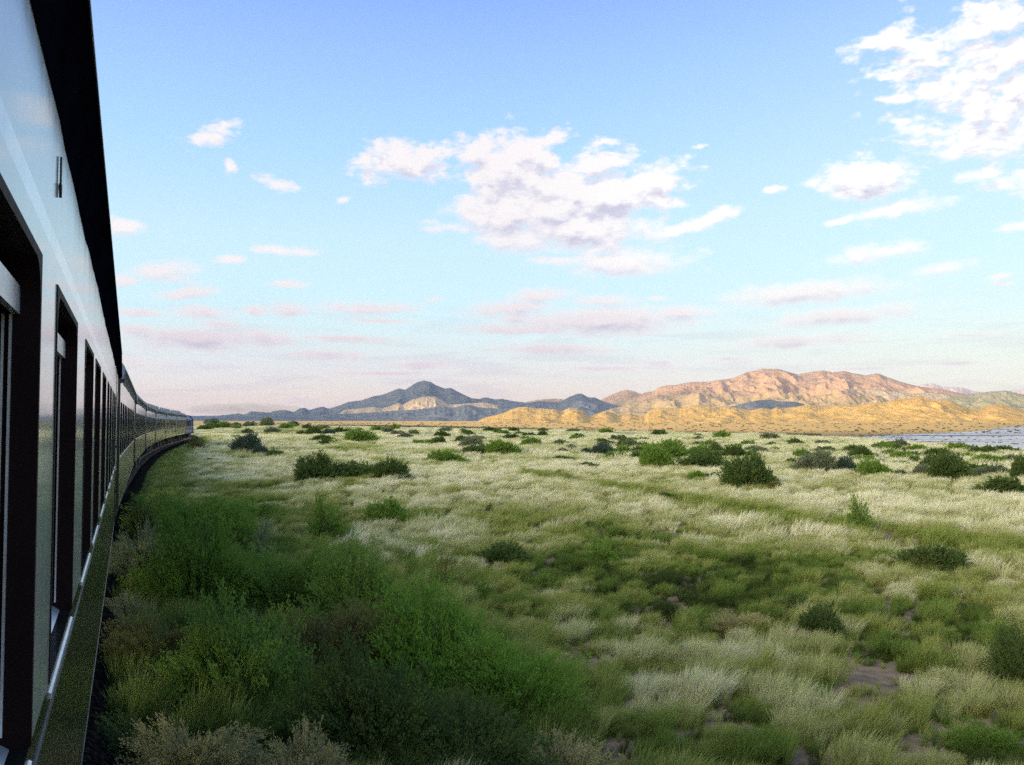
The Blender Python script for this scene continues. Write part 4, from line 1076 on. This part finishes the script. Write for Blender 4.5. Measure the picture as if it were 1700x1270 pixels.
# long grass and feathery weeds growing up between the foreground bushes and along the foot of the train
def extra(name, n_, ellipses, s0, s1, t0, t1):
    X = []; Y = []
    for (a, b, rx, ry) in ellipses:
        k = n_ // len(ellipses); th = RNG.uniform(0, 2 * np.pi, k); q = np.sqrt(RNG.uniform(0, 1, k))
        for t_, q_ in zip(th, q):
            v = ray(a + rx * q_ * math.cos(t_), b + ry * q_ * math.sin(t_))
            if v[2] > -.03: continue
            t = (.1 - CZ) / v[2]; X.append(v[0] * t); Y.append(v[1] * t)
    X = np.array(X); Y = np.array(Y); td, _, _ = track_dist(X, Y); k = (td > 1.5) & (np.hypot(X, Y) > 4.5); X = X[k]; Y = Y[k]
    sc_ = RNG.uniform(s0, s1, len(X)); tint = np.clip(RNG.uniform(t0, t1, len(X)) + .2 * fbm(X / 1.5, Y / 1.5, 2, 91), 0, 1)
    scatter(name, C_NEAR, np.stack([X, Y, hgt_xy(X, Y) - .02], -1), RNG.uniform(-.5, .5, len(X)), np.stack([sc_ * .8, sc_ * .8, sc_], -1), tint)
extra('grass', 1000, [(330, 930, 160, 110), (520, 1060, 260, 150), (430, 1230, 260, 90), (760, 1180, 260, 110), (250, 1100, 90, 160), (650, 960, 130, 60)], 60/100, 1.25, .5, .95)
u_ = RNG.uniform(3, 150, 9000); dd_ = 1.5 + 1.6 * RNG.uniform(0, 1, 9000) ** 1.3
seg = np.cumsum(np.r_[0, np.hypot(*np.diff(cen, axis=0).T)]); s0_ = 20.0
bx_ = np.interp(u_ + s0_, seg, cen[:, 0]); by_ = np.interp(u_ + s0_, seg, cen[:, 1])
dx_ = np.interp(u_ + s0_ + 1, seg, cen[:, 0]) - bx_; dy_ = np.interp(u_ + s0_ + 1, seg, cen[:, 1]) - by_; ln_ = np.hypot(dx_, dy_) + 1e-9
bx_ = bx_ + dy_ / ln_ * dd_; by_ = by_ - dx_ / ln_ * dd_
k_ = (np.hypot(bx_, by_) > 3.5) & (ln_ > .5); bx_, by_ = bx_[k_], by_[k_]
sc_ = RNG.uniform(.4, .95, len(bx_)) * (.6 + .4 * sst(dd_[k_], 1.5, 2.6))
scatter('grass', C_MID, np.stack([bx_, by_, hgt_xy(bx_, by_) - .02], -1), RNG.uniform(-.5, .5, len(bx_)), sc_, np.clip(RNG.uniform(.35, 1.0, len(bx_)), 0, 1))

# bushes: prototypes ------------------------------------------------
STEM = simple('bush_stem_bark', (.10, .085, .06), .9)
BUSH_MATS = {
 'dark':  leaf_material('dark_green_foliage', [(.075, .125, .035), (.095, .15, .045)], .3),
 'blue':  leaf_material('blue_green_foliage', [(.06, .10, .075), (.08, .125, .09)], .3),
 'green': leaf_material('green_foliage', [(.14, .25, .04), (.17, .28, .055)], .35),
 'bright':leaf_material('bright_green_foliage', [(.15, .28, .04), (.17, .31, .05)], .4),
 'grey':  leaf_material('grey_green_foliage', [(.15, .20, .11), (.18, .22, .13)], .35),
 'olive': leaf_material('olive_foliage', [(.14, .15, .045), (.18, .18, .06)], .35),
 'straw': leaf_material('straw_foliage', [(.36, .34, .15), (.44, .41, .20)], .4),
}
def twigs(nt_, rx, rz, upright, seed, nleaf, ll, lw, seg=5, lobes=5, rough=.25, start=.25, stem_w=.012):
    """unit bush of radius 1 (x,y) and height rz: curved twigs carrying many small leaves. returns stem and leaf arrays"""
    rg = np.random.default_rng(seed)
    lb = rg.normal(0, 1, (lobes, 3)); lb[:, 2] = np.abs(lb[:, 2]) * .6; lb /= np.linalg.norm(lb, axis=1)[:, None]
    a = rg.uniform(0, 2 * np.pi, nt_); c = rg.uniform(0.02, 1, nt_) ** .9
    d = np.stack([np.cos(a) * np.sqrt(1 - c * c * .98), np.sin(a) * np.sqrt(1 - c * c * .98), c], -1)
    bump = 1 - rough + rough * 1.6 * np.max(np.clip(d @ lb.T, 0, 1) ** 5, axis=1) + rg.normal(0, .045, nt_)
    L = bump * rg.uniform(.55, 1.0, nt_) ** .45
    tip = d * L[:, None] * np.array([rx, rx, rz]); tip[:, 2] += .02
    base = np.stack([np.cos(a), np.sin(a), np.zeros(nt_)], -1) * (rg.uniform(0, .28, nt_) * rx)[:, None]
    # control point: rise first, then spread
    ctrl = base * .4 + tip * .55; ctrl[:, :2] *= (1 - .35 * upright); ctrl[:, 2] += tip[:, 2] * .12 * upright
    t = np.linspace(0, 1, seg + 1)
    B = lambda t_: ((1 - t_) ** 2)[..., None] * base[:, None] + (2 * t_ * (1 - t_))[..., None] * ctrl[:, None] + (t_ ** 2)[..., None] * tip[:, None]
    tt = np.tile(t, (nt_, 1)); P_ = B(tt)
    side_ = np.stack([-np.sin(a), np.cos(a), np.zeros(nt_)], -1)[:, None] * (stem_w * (1.1 - tt))[..., None]
    V = np.stack([P_ - side_, P_ + side_], 2).reshape(-1, 3)
    k = 2 * (seg + 1); off = np.arange(nt_) * k
    Q = np.concatenate([np.stack([off + 2 * s, off + 2 * s + 1, off + 2 * s + 3, off + 2 * s + 2], -1) for s in range(seg)])
    # leaves
    tl = rg.uniform(start, 1.02, (nt_, nleaf)); Pl = B(tl); dl = (B(np.minimum(tl + .05, 1.1)) - Pl); dl /= np.linalg.norm(dl, axis=2)[..., None] + 1e-9
    rnd = rg.normal(0, 1, Pl.shape); dirl = dl * (1.1 + upright) + rnd * .75; dirl[..., 2] += .25; dirl /= np.linalg.norm(dirl, axis=2)[..., None]
    Pl = Pl + rg.normal(0, .022, Pl.shape)
    sd = np.cross(dirl, rg.normal(0, 1, Pl.shape)); sd /= np.linalg.norm(sd, axis=2)[..., None] + 1e-9
    l_ = (ll * rg.uniform(.6, 1.3, tl.shape))[..., None]; w_ = (lw * rg.uniform(.7, 1.3, tl.shape))[..., None]
    LV = np.stack([Pl, Pl + dirl * l_ * .5 + sd * w_, Pl + dirl * l_, Pl + dirl * l_ * .5 - sd * w_], 2).reshape(-1, 3)
    LV[:, 2] = np.maximum(LV[:, 2], .0)
    LQ = np.arange(len(LV)).reshape(-1, 4); LT = np.repeat(tl.ravel(), 4)
    return (V, Q, np.repeat(tt.ravel(), 2)), (LV, LQ, LT)
def bush_proto(nt_, rz, upright, seed, nleaf, ll, lw, **kw):
    (V, Q, T), (LV, LQ, LT) = twigs(nt_, 1.0, rz, upright, seed, nleaf, ll, lw, **kw)
    st_ = mesh_np('stem', V, Q, [STEM], smooth=False, link=False)
    lf = mesh_np('foliage', LV, LQ, [BUSH_MATS['dark']], smooth=False, link=False)
    return st_.data, lf.data
PB = {
 'near_broom': [bush_proto(560, 1.15, .8, 100 + i, 60, .055, .008, rough=.55, start=.35, lobes=10, stem_w=.006) for i in range(3)],
 'near_round': [bush_proto(560, .9, .3, 110 + i, 66, .042, .011, rough=.55, start=.4, lobes=12, stem_w=.006) for i in range(3)],
 'mid_round':  [bush_proto(620, .95, .2, 120 + i, 28, .085, .018, rough=.30, start=.45, lobes=12, stem_w=.008) for i in range(4)],
 'mid_broom':  [bush_proto(170, 1.3, 1.0, 130 + i, 26, .13, .014, rough=.2, start=.15, stem_w=.010) for i in range(2)],
 'flat':       [bush_proto(420, .8, .2, 140 + i, 26, .12, .022, rough=.36, start=.4, lobes=9, stem_w=.008) for i in range(3)],
 'weed':       [bush_proto(46, 1.5, .9, 150 + i, 60, .085, .014, rough=.3, start=.2, stem_w=.008) for i in range(2)],
 'spiky':      [bush_proto(60, 1.0, .8, 160 + i, 90, .06, .012, rough=.2, start=.15, stem_w=.01) for i in range(2)],
 'tiny':       [bush_proto(110, .9, .3, 170 + i, 20, .20, .045, rough=.35, start=.3, stem_w=.02) for i in range(4)],
}
NAMES = {'near_broom': 'broom_bush', 'near_round': 'leafy_bush', 'mid_round': 'round_bush', 'mid_broom': 'broom_bush', 'flat': 'spreading_bush', 'weed': 'tall_weed', 'spiky': 'spiky_shrub', 'tiny': 'bush'}
bcount = 0
def bush(kind, mk, px, py, wpx, hpx, label, cat='bush', group=None, parts=True, xyz=None, sy=None):
    global bcount
    bcount += 1
    x, y, z = xyz or ground_pt(px, py)
    dist = math.hypot(y, 0) + 1e-6
    rx = wpx / F * y / 2 * 1.03; rzp = hpx / F * y * (.98 if kind.startswith('near') else 1.08)
    st_, lf = PB[kind][bcount % len(PB[kind])]
    y += rx * .55                                # the surveyed foot is the near edge of the bush
    x += rx * .55 * x / max(y, 1)
    z = float(hgt_xy(x, y))
    unit_h = {'near_broom': 1.15, 'near_round': .9, 'mid_round': .95, 'mid_broom': 1.3, 'flat': .8, 'weed': 1.5, 'spiky': 1.0, 'tiny': .9}[kind]
    sc3 = (rx, (sy or rx * random.uniform(.8, 1.1)), rzp / unit_h)
    rz_ = random.choice([0, .2, -.2, math.pi, math.pi + .2])
    nm = NAMES[kind]
    if parts:
        root = empty(nm, (x, y, z - .03), rz_); root.scale = sc3
        f = bpy.data.objects.new('foliage', lf); COL.objects.link(f); f.parent = root
        s_o = bpy.data.objects.new('stem', st_); COL.objects.link(s_o); s_o.parent = root
    else:
        root = f = bpy.data.objects.new(nm, lf); COL.objects.link(f); f.location = (x, y, z - .03); f.scale = sc3; f.rotation_euler = (0, 0, rz_)
    f.material_slots[0].link = 'OBJECT'; f.material_slots[0].material = BUSH_MATS[mk]
    tag(root, label, cat, group); return root
B_ = bush
# near the train, foreground bank
B_('near_broom','green', 325, 905, 190, 110, 'dark green broom bush close beside the train, farthest of the big foreground clump')
B_('near_broom','grey', 235, 985, 110, 120, 'pale grey-green bush nearest to the train side in the foreground clump')
B_('near_round','green', 330, 1030, 200, 160, 'leafy green bush in the foreground clump, right of the pale one by the train')
B_('near_broom','green', 470, 1040, 220, 170, 'tall feathery green bush in the middle of the foreground clump')
B_('near_round','green', 600, 1080, 200, 160, 'rounded green bush at the upper right side of the foreground clump')
B_('near_broom','olive', 560, 1175, 210, 210, 'olive-green feathery bush rising between the darker foreground bushes')
B_('near_round','green', 400, 1215, 250, 190, 'broad green bush low in the left foreground behind the pale tussocks')
B_('near_round','bright', 730, 1210, 280, 220, 'large leafy light green bush, left of the tall bright feathery one')
B_('near_broom','bright', 850, 1235, 220, 190, 'tall bright feathery bush at the right end of the foreground clump')
B_('near_round','dark', 620, 1300, 300, 190, 'very dark bush cut by the lower edge of the picture')
B_('near_round','dark', 790, 1330, 260, 140, 'low dark bush at the bottom edge under the bright green one')
B_('near_broom','olive', 250, 1150, 190, 140, 'brownish olive bush beside the train near the lower left corner')
B_('near_broom','straw', 325, 1330, 200, 150, 'pale straw-coloured tussock at the bottom left edge', 'tussock')
B_('near_broom','straw', 500, 1340, 150, 120, 'dry straw tussock at the bottom edge between dark bushes', 'tussock')
B_('near_broom','straw', 930, 1330, 170, 110, 'dry straw tussock at the bottom edge right of the bright bush', 'tussock')
B_('near_broom','straw', 1230, 1060, 95, 55, 'pale fluffy grass tussock standing alone on the right of the middle foreground', 'tussock')
B_('near_round','straw', 210, 1060, 120, 60, 'dull straw tussock in the dark beside the train side', 'tussock')
B_('weed','grey', 435, 935, 55, 90, 'thin pale green weed with leafy stems behind the foreground clump', 'weed')
B_('weed','green', 540, 1000, 60, 110, 'tall upright weed with small leaves rising above the feathery bush', 'weed')
B_('weed','olive', 640, 1150, 70, 130, 'upright olive weed standing in front of the round green bush', 'weed')
B_('weed','grey', 415, 1120, 60, 110, 'upright grey weed between the left foreground bushes', 'weed')
B_('mid_broom','green', 540, 905, 95, 68, 'green broom bush on the grassy bank, right behind the foreground clump')
B_('mid_round','green', 640, 878, 75, 42, 'small round green bush right of the broom bush on the bank')
B_('spiky','olive', 735, 985, 90, 55, 'spiky olive shrub with stiff upright stems on the bank')
B_('spiky','green', 795, 1000, 80, 40, 'spiky green shrub just right of the olive spiky one')
B_('mid_round','dark', 835, 945, 95, 34, 'low dark bush in the hollow past the bank')
B_('mid_broom','green', 1000, 942, 72, 42, 'fresh green tuft-like bush in the middle of the green grass')
B_('mid_round','dark', 1545, 958, 120, 48, 'dark green bush at right, below the olive grass strip')
B_('mid_round','dark', 1308, 1028, 80, 34, 'low dark bush in the right foreground grass, left of a second one')
B_('mid_round','dark', 1360, 1062, 80, 44, 'low dark bush in the right foreground grass, right of its twin')
B_('mid_round','dark', 1472, 1098, 36, 28, 'little dark bush beside the bare patch of soil')
B_('near_round','dark', 1700, 1160, 110, 110, 'dark bush cut by the right edge of the picture')
B_('near_broom','green', 1640, 1265, 120, 60, 'green clump in the bottom right corner')
B_('mid_broom','green', 1425, 882, 60, 52, 'solitary bushy shrub with upright twigs on the edge of the pale grass at right')
B_('near_round','dark', 232, 905, 60, 70, 'dark bush squeezed against the train side, behind the pale grey-green one')
B_('near_broom','green', 415, 870, 110, 50, 'green bush forming the far right tip of the foreground clump')
B_('near_broom','dark', 240, 1290, 170, 110, 'dark bush against the train side at the lower left corner')
B_('near_round','green', 480, 1130, 170, 120, 'leafy bush deep inside the foreground clump')
# the plain
B_('mid_round','dark', 1241, 815, 86, 52, 'big round dark bush standing alone right of the middle')
B_('mid_round','olive', 1283, 816, 34, 16, 'small olive bush at the right foot of the big round bush')
B_('mid_round','olive', 1072, 824, 32, 12, 'small olive bush on the green strip, left of two')
B_('flat','dark', 1107, 832, 42, 12, 'low dark bush on the green strip, right of the small olive one')
B_('flat','green', 1157, 799, 30, 14, 'small light green bush left of the big round bush')
B_('flat','dark', 1180, 797, 28, 12, 'small dark low bush between the light green one and the big round bush')
B_('mid_round','green', 1090, 779, 58, 38, 'tall rounded green bush, front one of the central group')
B_('mid_round','green', 1112, 762, 60, 28, 'green bush directly behind the tall rounded one of the central group')
B_('mid_round','dark', 1064, 763, 34, 14, 'dark bush at the left end of the central group')
B_('flat','dark', 1163, 781, 90, 27, 'wide flat-topped dark bush right of the tall green one')
B_('mid_round','green', 1158, 760, 46, 20, 'green bush behind the wide flat-topped one')
B_('mid_round','dark', 1187, 754, 28, 16, 'small near-black bush behind the flat-topped bush')
B_('flat','dark', 1222, 763, 52, 20, 'dark bush behind and left of the big round bush')
B_('mid_round','grey', 1256, 754, 42, 14, 'grey-green bush behind the big round bush')
B_('flat','green', 1029, 762, 24, 12, 'small green bush just left of the central group')
B_('mid_round','blue', 1000, 757, 40, 19, 'dark bluish bush left of the centre group')
B_('flat','blue', 975, 756, 26, 10, 'low bluish bush touching a taller bluish bush')
B_('mid_round','grey', 1044, 745, 28, 16, 'small grey-green bush behind the centre group')
B_('flat','dark', 937, 767, 42, 9, 'low flat dark bush in the pale grass, upper one of two near the centre')
B_('flat','dark', 976, 780, 38, 10, 'low flat dark bush in the pale grass, lower one of two near the centre')
B_('mid_broom','olive', 933, 789, 24, 11, 'yellowish low bush at the start of the green strip')
B_('mid_round','green', 881, 742, 36, 15, 'green bush right of the pair of rounded bushes')
B_('mid_round','grey', 926, 741, 22, 11, 'small grey-green bush left of the bluish pair')
B_('mid_round','dark', 901, 726, 20, 10, 'small dark bush near the far edge of the plain by the centre')
B_('mid_round','grey', 783, 744, 42, 17, 'grey-green bush at back of the rounded pair left of centre')
B_('mid_round','dark', 788, 756, 42, 16, 'dark low bush at front of the rounded pair left of centre')
B_('mid_round','green', 836, 756, 62, 23, 'wide rounded green bush at right of the pair left of centre')
B_('flat','green', 741, 772, 72, 20, 'long low bright-edged bush like a hedge left of centre')
B_('mid_round','dark', 730, 739, 22, 13, 'small bush behind the hedge-like bush')
B_('mid_round','dark', 765, 735, 20, 12, 'small dark bush behind the rounded pair')
B_('mid_round','green', 600, 735, 58, 21, 'green bush on the left part of the plain, wider than its neighbours')
B_('flat','dark', 588, 800, 100, 26, 'low middle part of the long dark thicket at left')
B_('mid_round','dark', 524, 801, 78, 42, 'left end of the long dark thicket on the left of the plain')
B_('mid_round','dark', 646, 801, 66, 38, 'rounded right end of the long dark thicket at left')
B_('mid_round','blue', 408, 752, 52, 31, 'dark bluish bush on the grass right of the locomotive')
B_('mid_round','blue', 432, 756, 28, 14, 'smaller bluish bush joined to the one right of the locomotive')
B_('mid_round','dark', 457, 761, 34, 13, 'little dark bush right of the bluish pair by the locomotive')
B_('mid_broom','olive', 325, 747, 44, 21, 'dark olive bush in front of the locomotive beside the line')
B_('flat','olive', 352, 769, 28, 8, 'very low scrubby bush on the bank near the train')
B_('mid_round','dark', 521, 723, 28, 14, 'dark green bush, left one of three far left of the mountain')
B_('mid_round','blue', 546, 723, 22, 10, 'bluish bush, right one of three far left of the mountain')
B_('mid_round','dark', 533, 734, 32, 12, 'dark bush, lowest of three far left of the mountain')
B_('mid_round','blue', 352, 704, 26, 9, 'small bluish bush on the skyline just right of the locomotive')
B_('mid_round','green', 372, 710, 26, 9, 'small green bush just below the skyline right of the locomotive')
B_('mid_round','grey', 443, 707, 24, 13, 'pale bluish bush standing up on the skyline left of the mountain')
B_('mid_round','blue', 487, 707, 18, 8, 'tiny bluish bush on the skyline at the foot of the mountain')
B_('mid_round','grey', 1352, 789, 72, 38, 'large grey-green bush right of the big round one')
B_('mid_round','blue', 1402, 789, 44, 26, 'dark bluish bush between the large grey-green and the bright flat bush')
B_('flat','green', 1452, 794, 62, 26, 'bright flat-topped green bush at right, beside the bluish one')
B_('mid_round','dark', 1489, 795, 36, 14, 'dark end of the row of bushes at right')
B_('mid_round','dark', 1311, 774, 24, 13, 'small dark bush left of the large grey-green one')
B_('mid_round','dark', 1430, 762, 38, 19, 'dark rounded bush behind the row at right')
B_('mid_round','green', 1476, 759, 26, 12, 'small green bush right of the dark rounded one behind the row')
B_('flat','green', 1508, 765, 30, 10, 'low green bush behind the gap between the two right-hand groups')
B_('mid_round','grey', 1528, 795, 32, 23, 'grey-green bush at the left side of the very dark pair')
B_('mid_round','dark', 1574, 800, 70, 42, 'very dark large bush at right')
B_('mid_round','dark', 1552, 782, 50, 24, 'dark bush right behind the very dark large one')
B_('mid_round','grey', 1644, 796, 66, 24, 'broad grey-green bush near the right edge')
B_('flat','green', 1640, 770, 50, 13, 'green flat bush behind the broad grey-green one near the right edge')
B_('mid_round','dark', 1696, 803, 44, 40, 'dark bush at the very right edge of the plain')
B_('flat','dark', 1670, 826, 84, 28, 'low spreading dark bush below the one at the right edge')
B_('flat','dark', 1337, 800, 34, 7, 'thin low dark bush in the grass below the large grey-green one')
# the many small bushes further out
far_labels = {'dark': 'one of the many small dark green bushes scattered far out over the plain', 'green': 'one of the many small green bushes scattered far out over the plain',
              'grey': 'one of the many small grey-green bushes scattered far out over the plain'}
rg = random.Random(12); placed = 0
while placed < 185:
    px = rg.uniform(330, 1760); e0 = np.interp(px, [330, 540, 800, 1000, 1300, 1400, 1700, 1800], [703, 708, 713, 716, 728, 740, 750, 752])
    py = e0 + 2 + (rg.random() ** 1.7) * (46 if px > 650 else 30)
    s_ = .55 + (py - 697) / 34.0
    wpx = rg.uniform(10, 25) * s_ ** .6; hp = wpx * rg.uniform(.32, .52)
    mk = rg.choice(['dark', 'dark', 'green', 'green', 'grey'])
    try: xyz = ground_pt(px, py, 900)
    except Exception: continue
    if math.hypot(xyz[0], xyz[1]) > 780 or xyz[2] < -6: continue
    td_, _, _ = track_dist(np.array([xyz[0]]), np.array([xyz[1]]))
    if td_[0] < 6: continue
    B_('tiny', mk, px, py, wpx, hp, far_labels[mk], 'bush', 'small %s bushes far out on the plain' % {'dark': 'dark green', 'green': 'green', 'grey': 'grey-green'}[mk], parts=False, xyz=xyz)
    placed += 1

# trees and scrub down in the valley: too many to count
M_vtree = leaf_material('valley_tree_foliage', [(.05, .065, .03), (.12, .12, .05), (.20, .17, .08)], .2, 'tint')
def vproto(seed):
    (V, Q, T), (LV, LQ, LT) = twigs(26, 1.0, .8, .2, seed, 9, .55, .16, rough=.4, lobes=6, start=.4, stem_w=.03)
    return proto_obj('vtree', [(V, Q, T, 0), (LV, LQ, LT, 0)], [M_vtree])
C_VT = coll('valley_tree', [vproto(200 + i) for i in range(4)])
def valley(name, n_, a0, a1, rfun, s0, s1, t0, t1):
    a = RNG.uniform(a0, a1, n_); r = rfun(a, n_); x = r * np.sin(np.radians(a)); y = r * np.cos(np.radians(a)); z = hgt_xy(x, y)
    s_ = RNG.uniform(s0, s1, n_); s3 = np.stack([s_ * 1.2, s_ * 1.2, s_ * .8], -1)
    o = scatter(name, C_VT, np.stack([x, y, z], -1), RNG.uniform(0, 6, n_), s3, RNG.uniform(t0, t1, n_)); return o
belt = lambda a: np.interp(a, [-20, -8, 0, 6, 12, 18, 24, 33], [4600, 4200, 3500, 2950, 2600, 2500, 2600, 2900])
valley('trees', 3600, -12, 19, lambda a, n_: belt(a) - 60 + RNG.normal(0, 60, n_), 4, 8, 0, .5)
valley('scrub', 500, 12, 33, lambda a, n_: RNG.uniform(1400, 3300, n_), 1.0, 2.6, 0, .3)
valley('scrub', 900, -16, 32, lambda a, n_: RNG.uniform(3000, 5600, n_), 2, 5, .3, 1.0)
print('bushes', bcount)
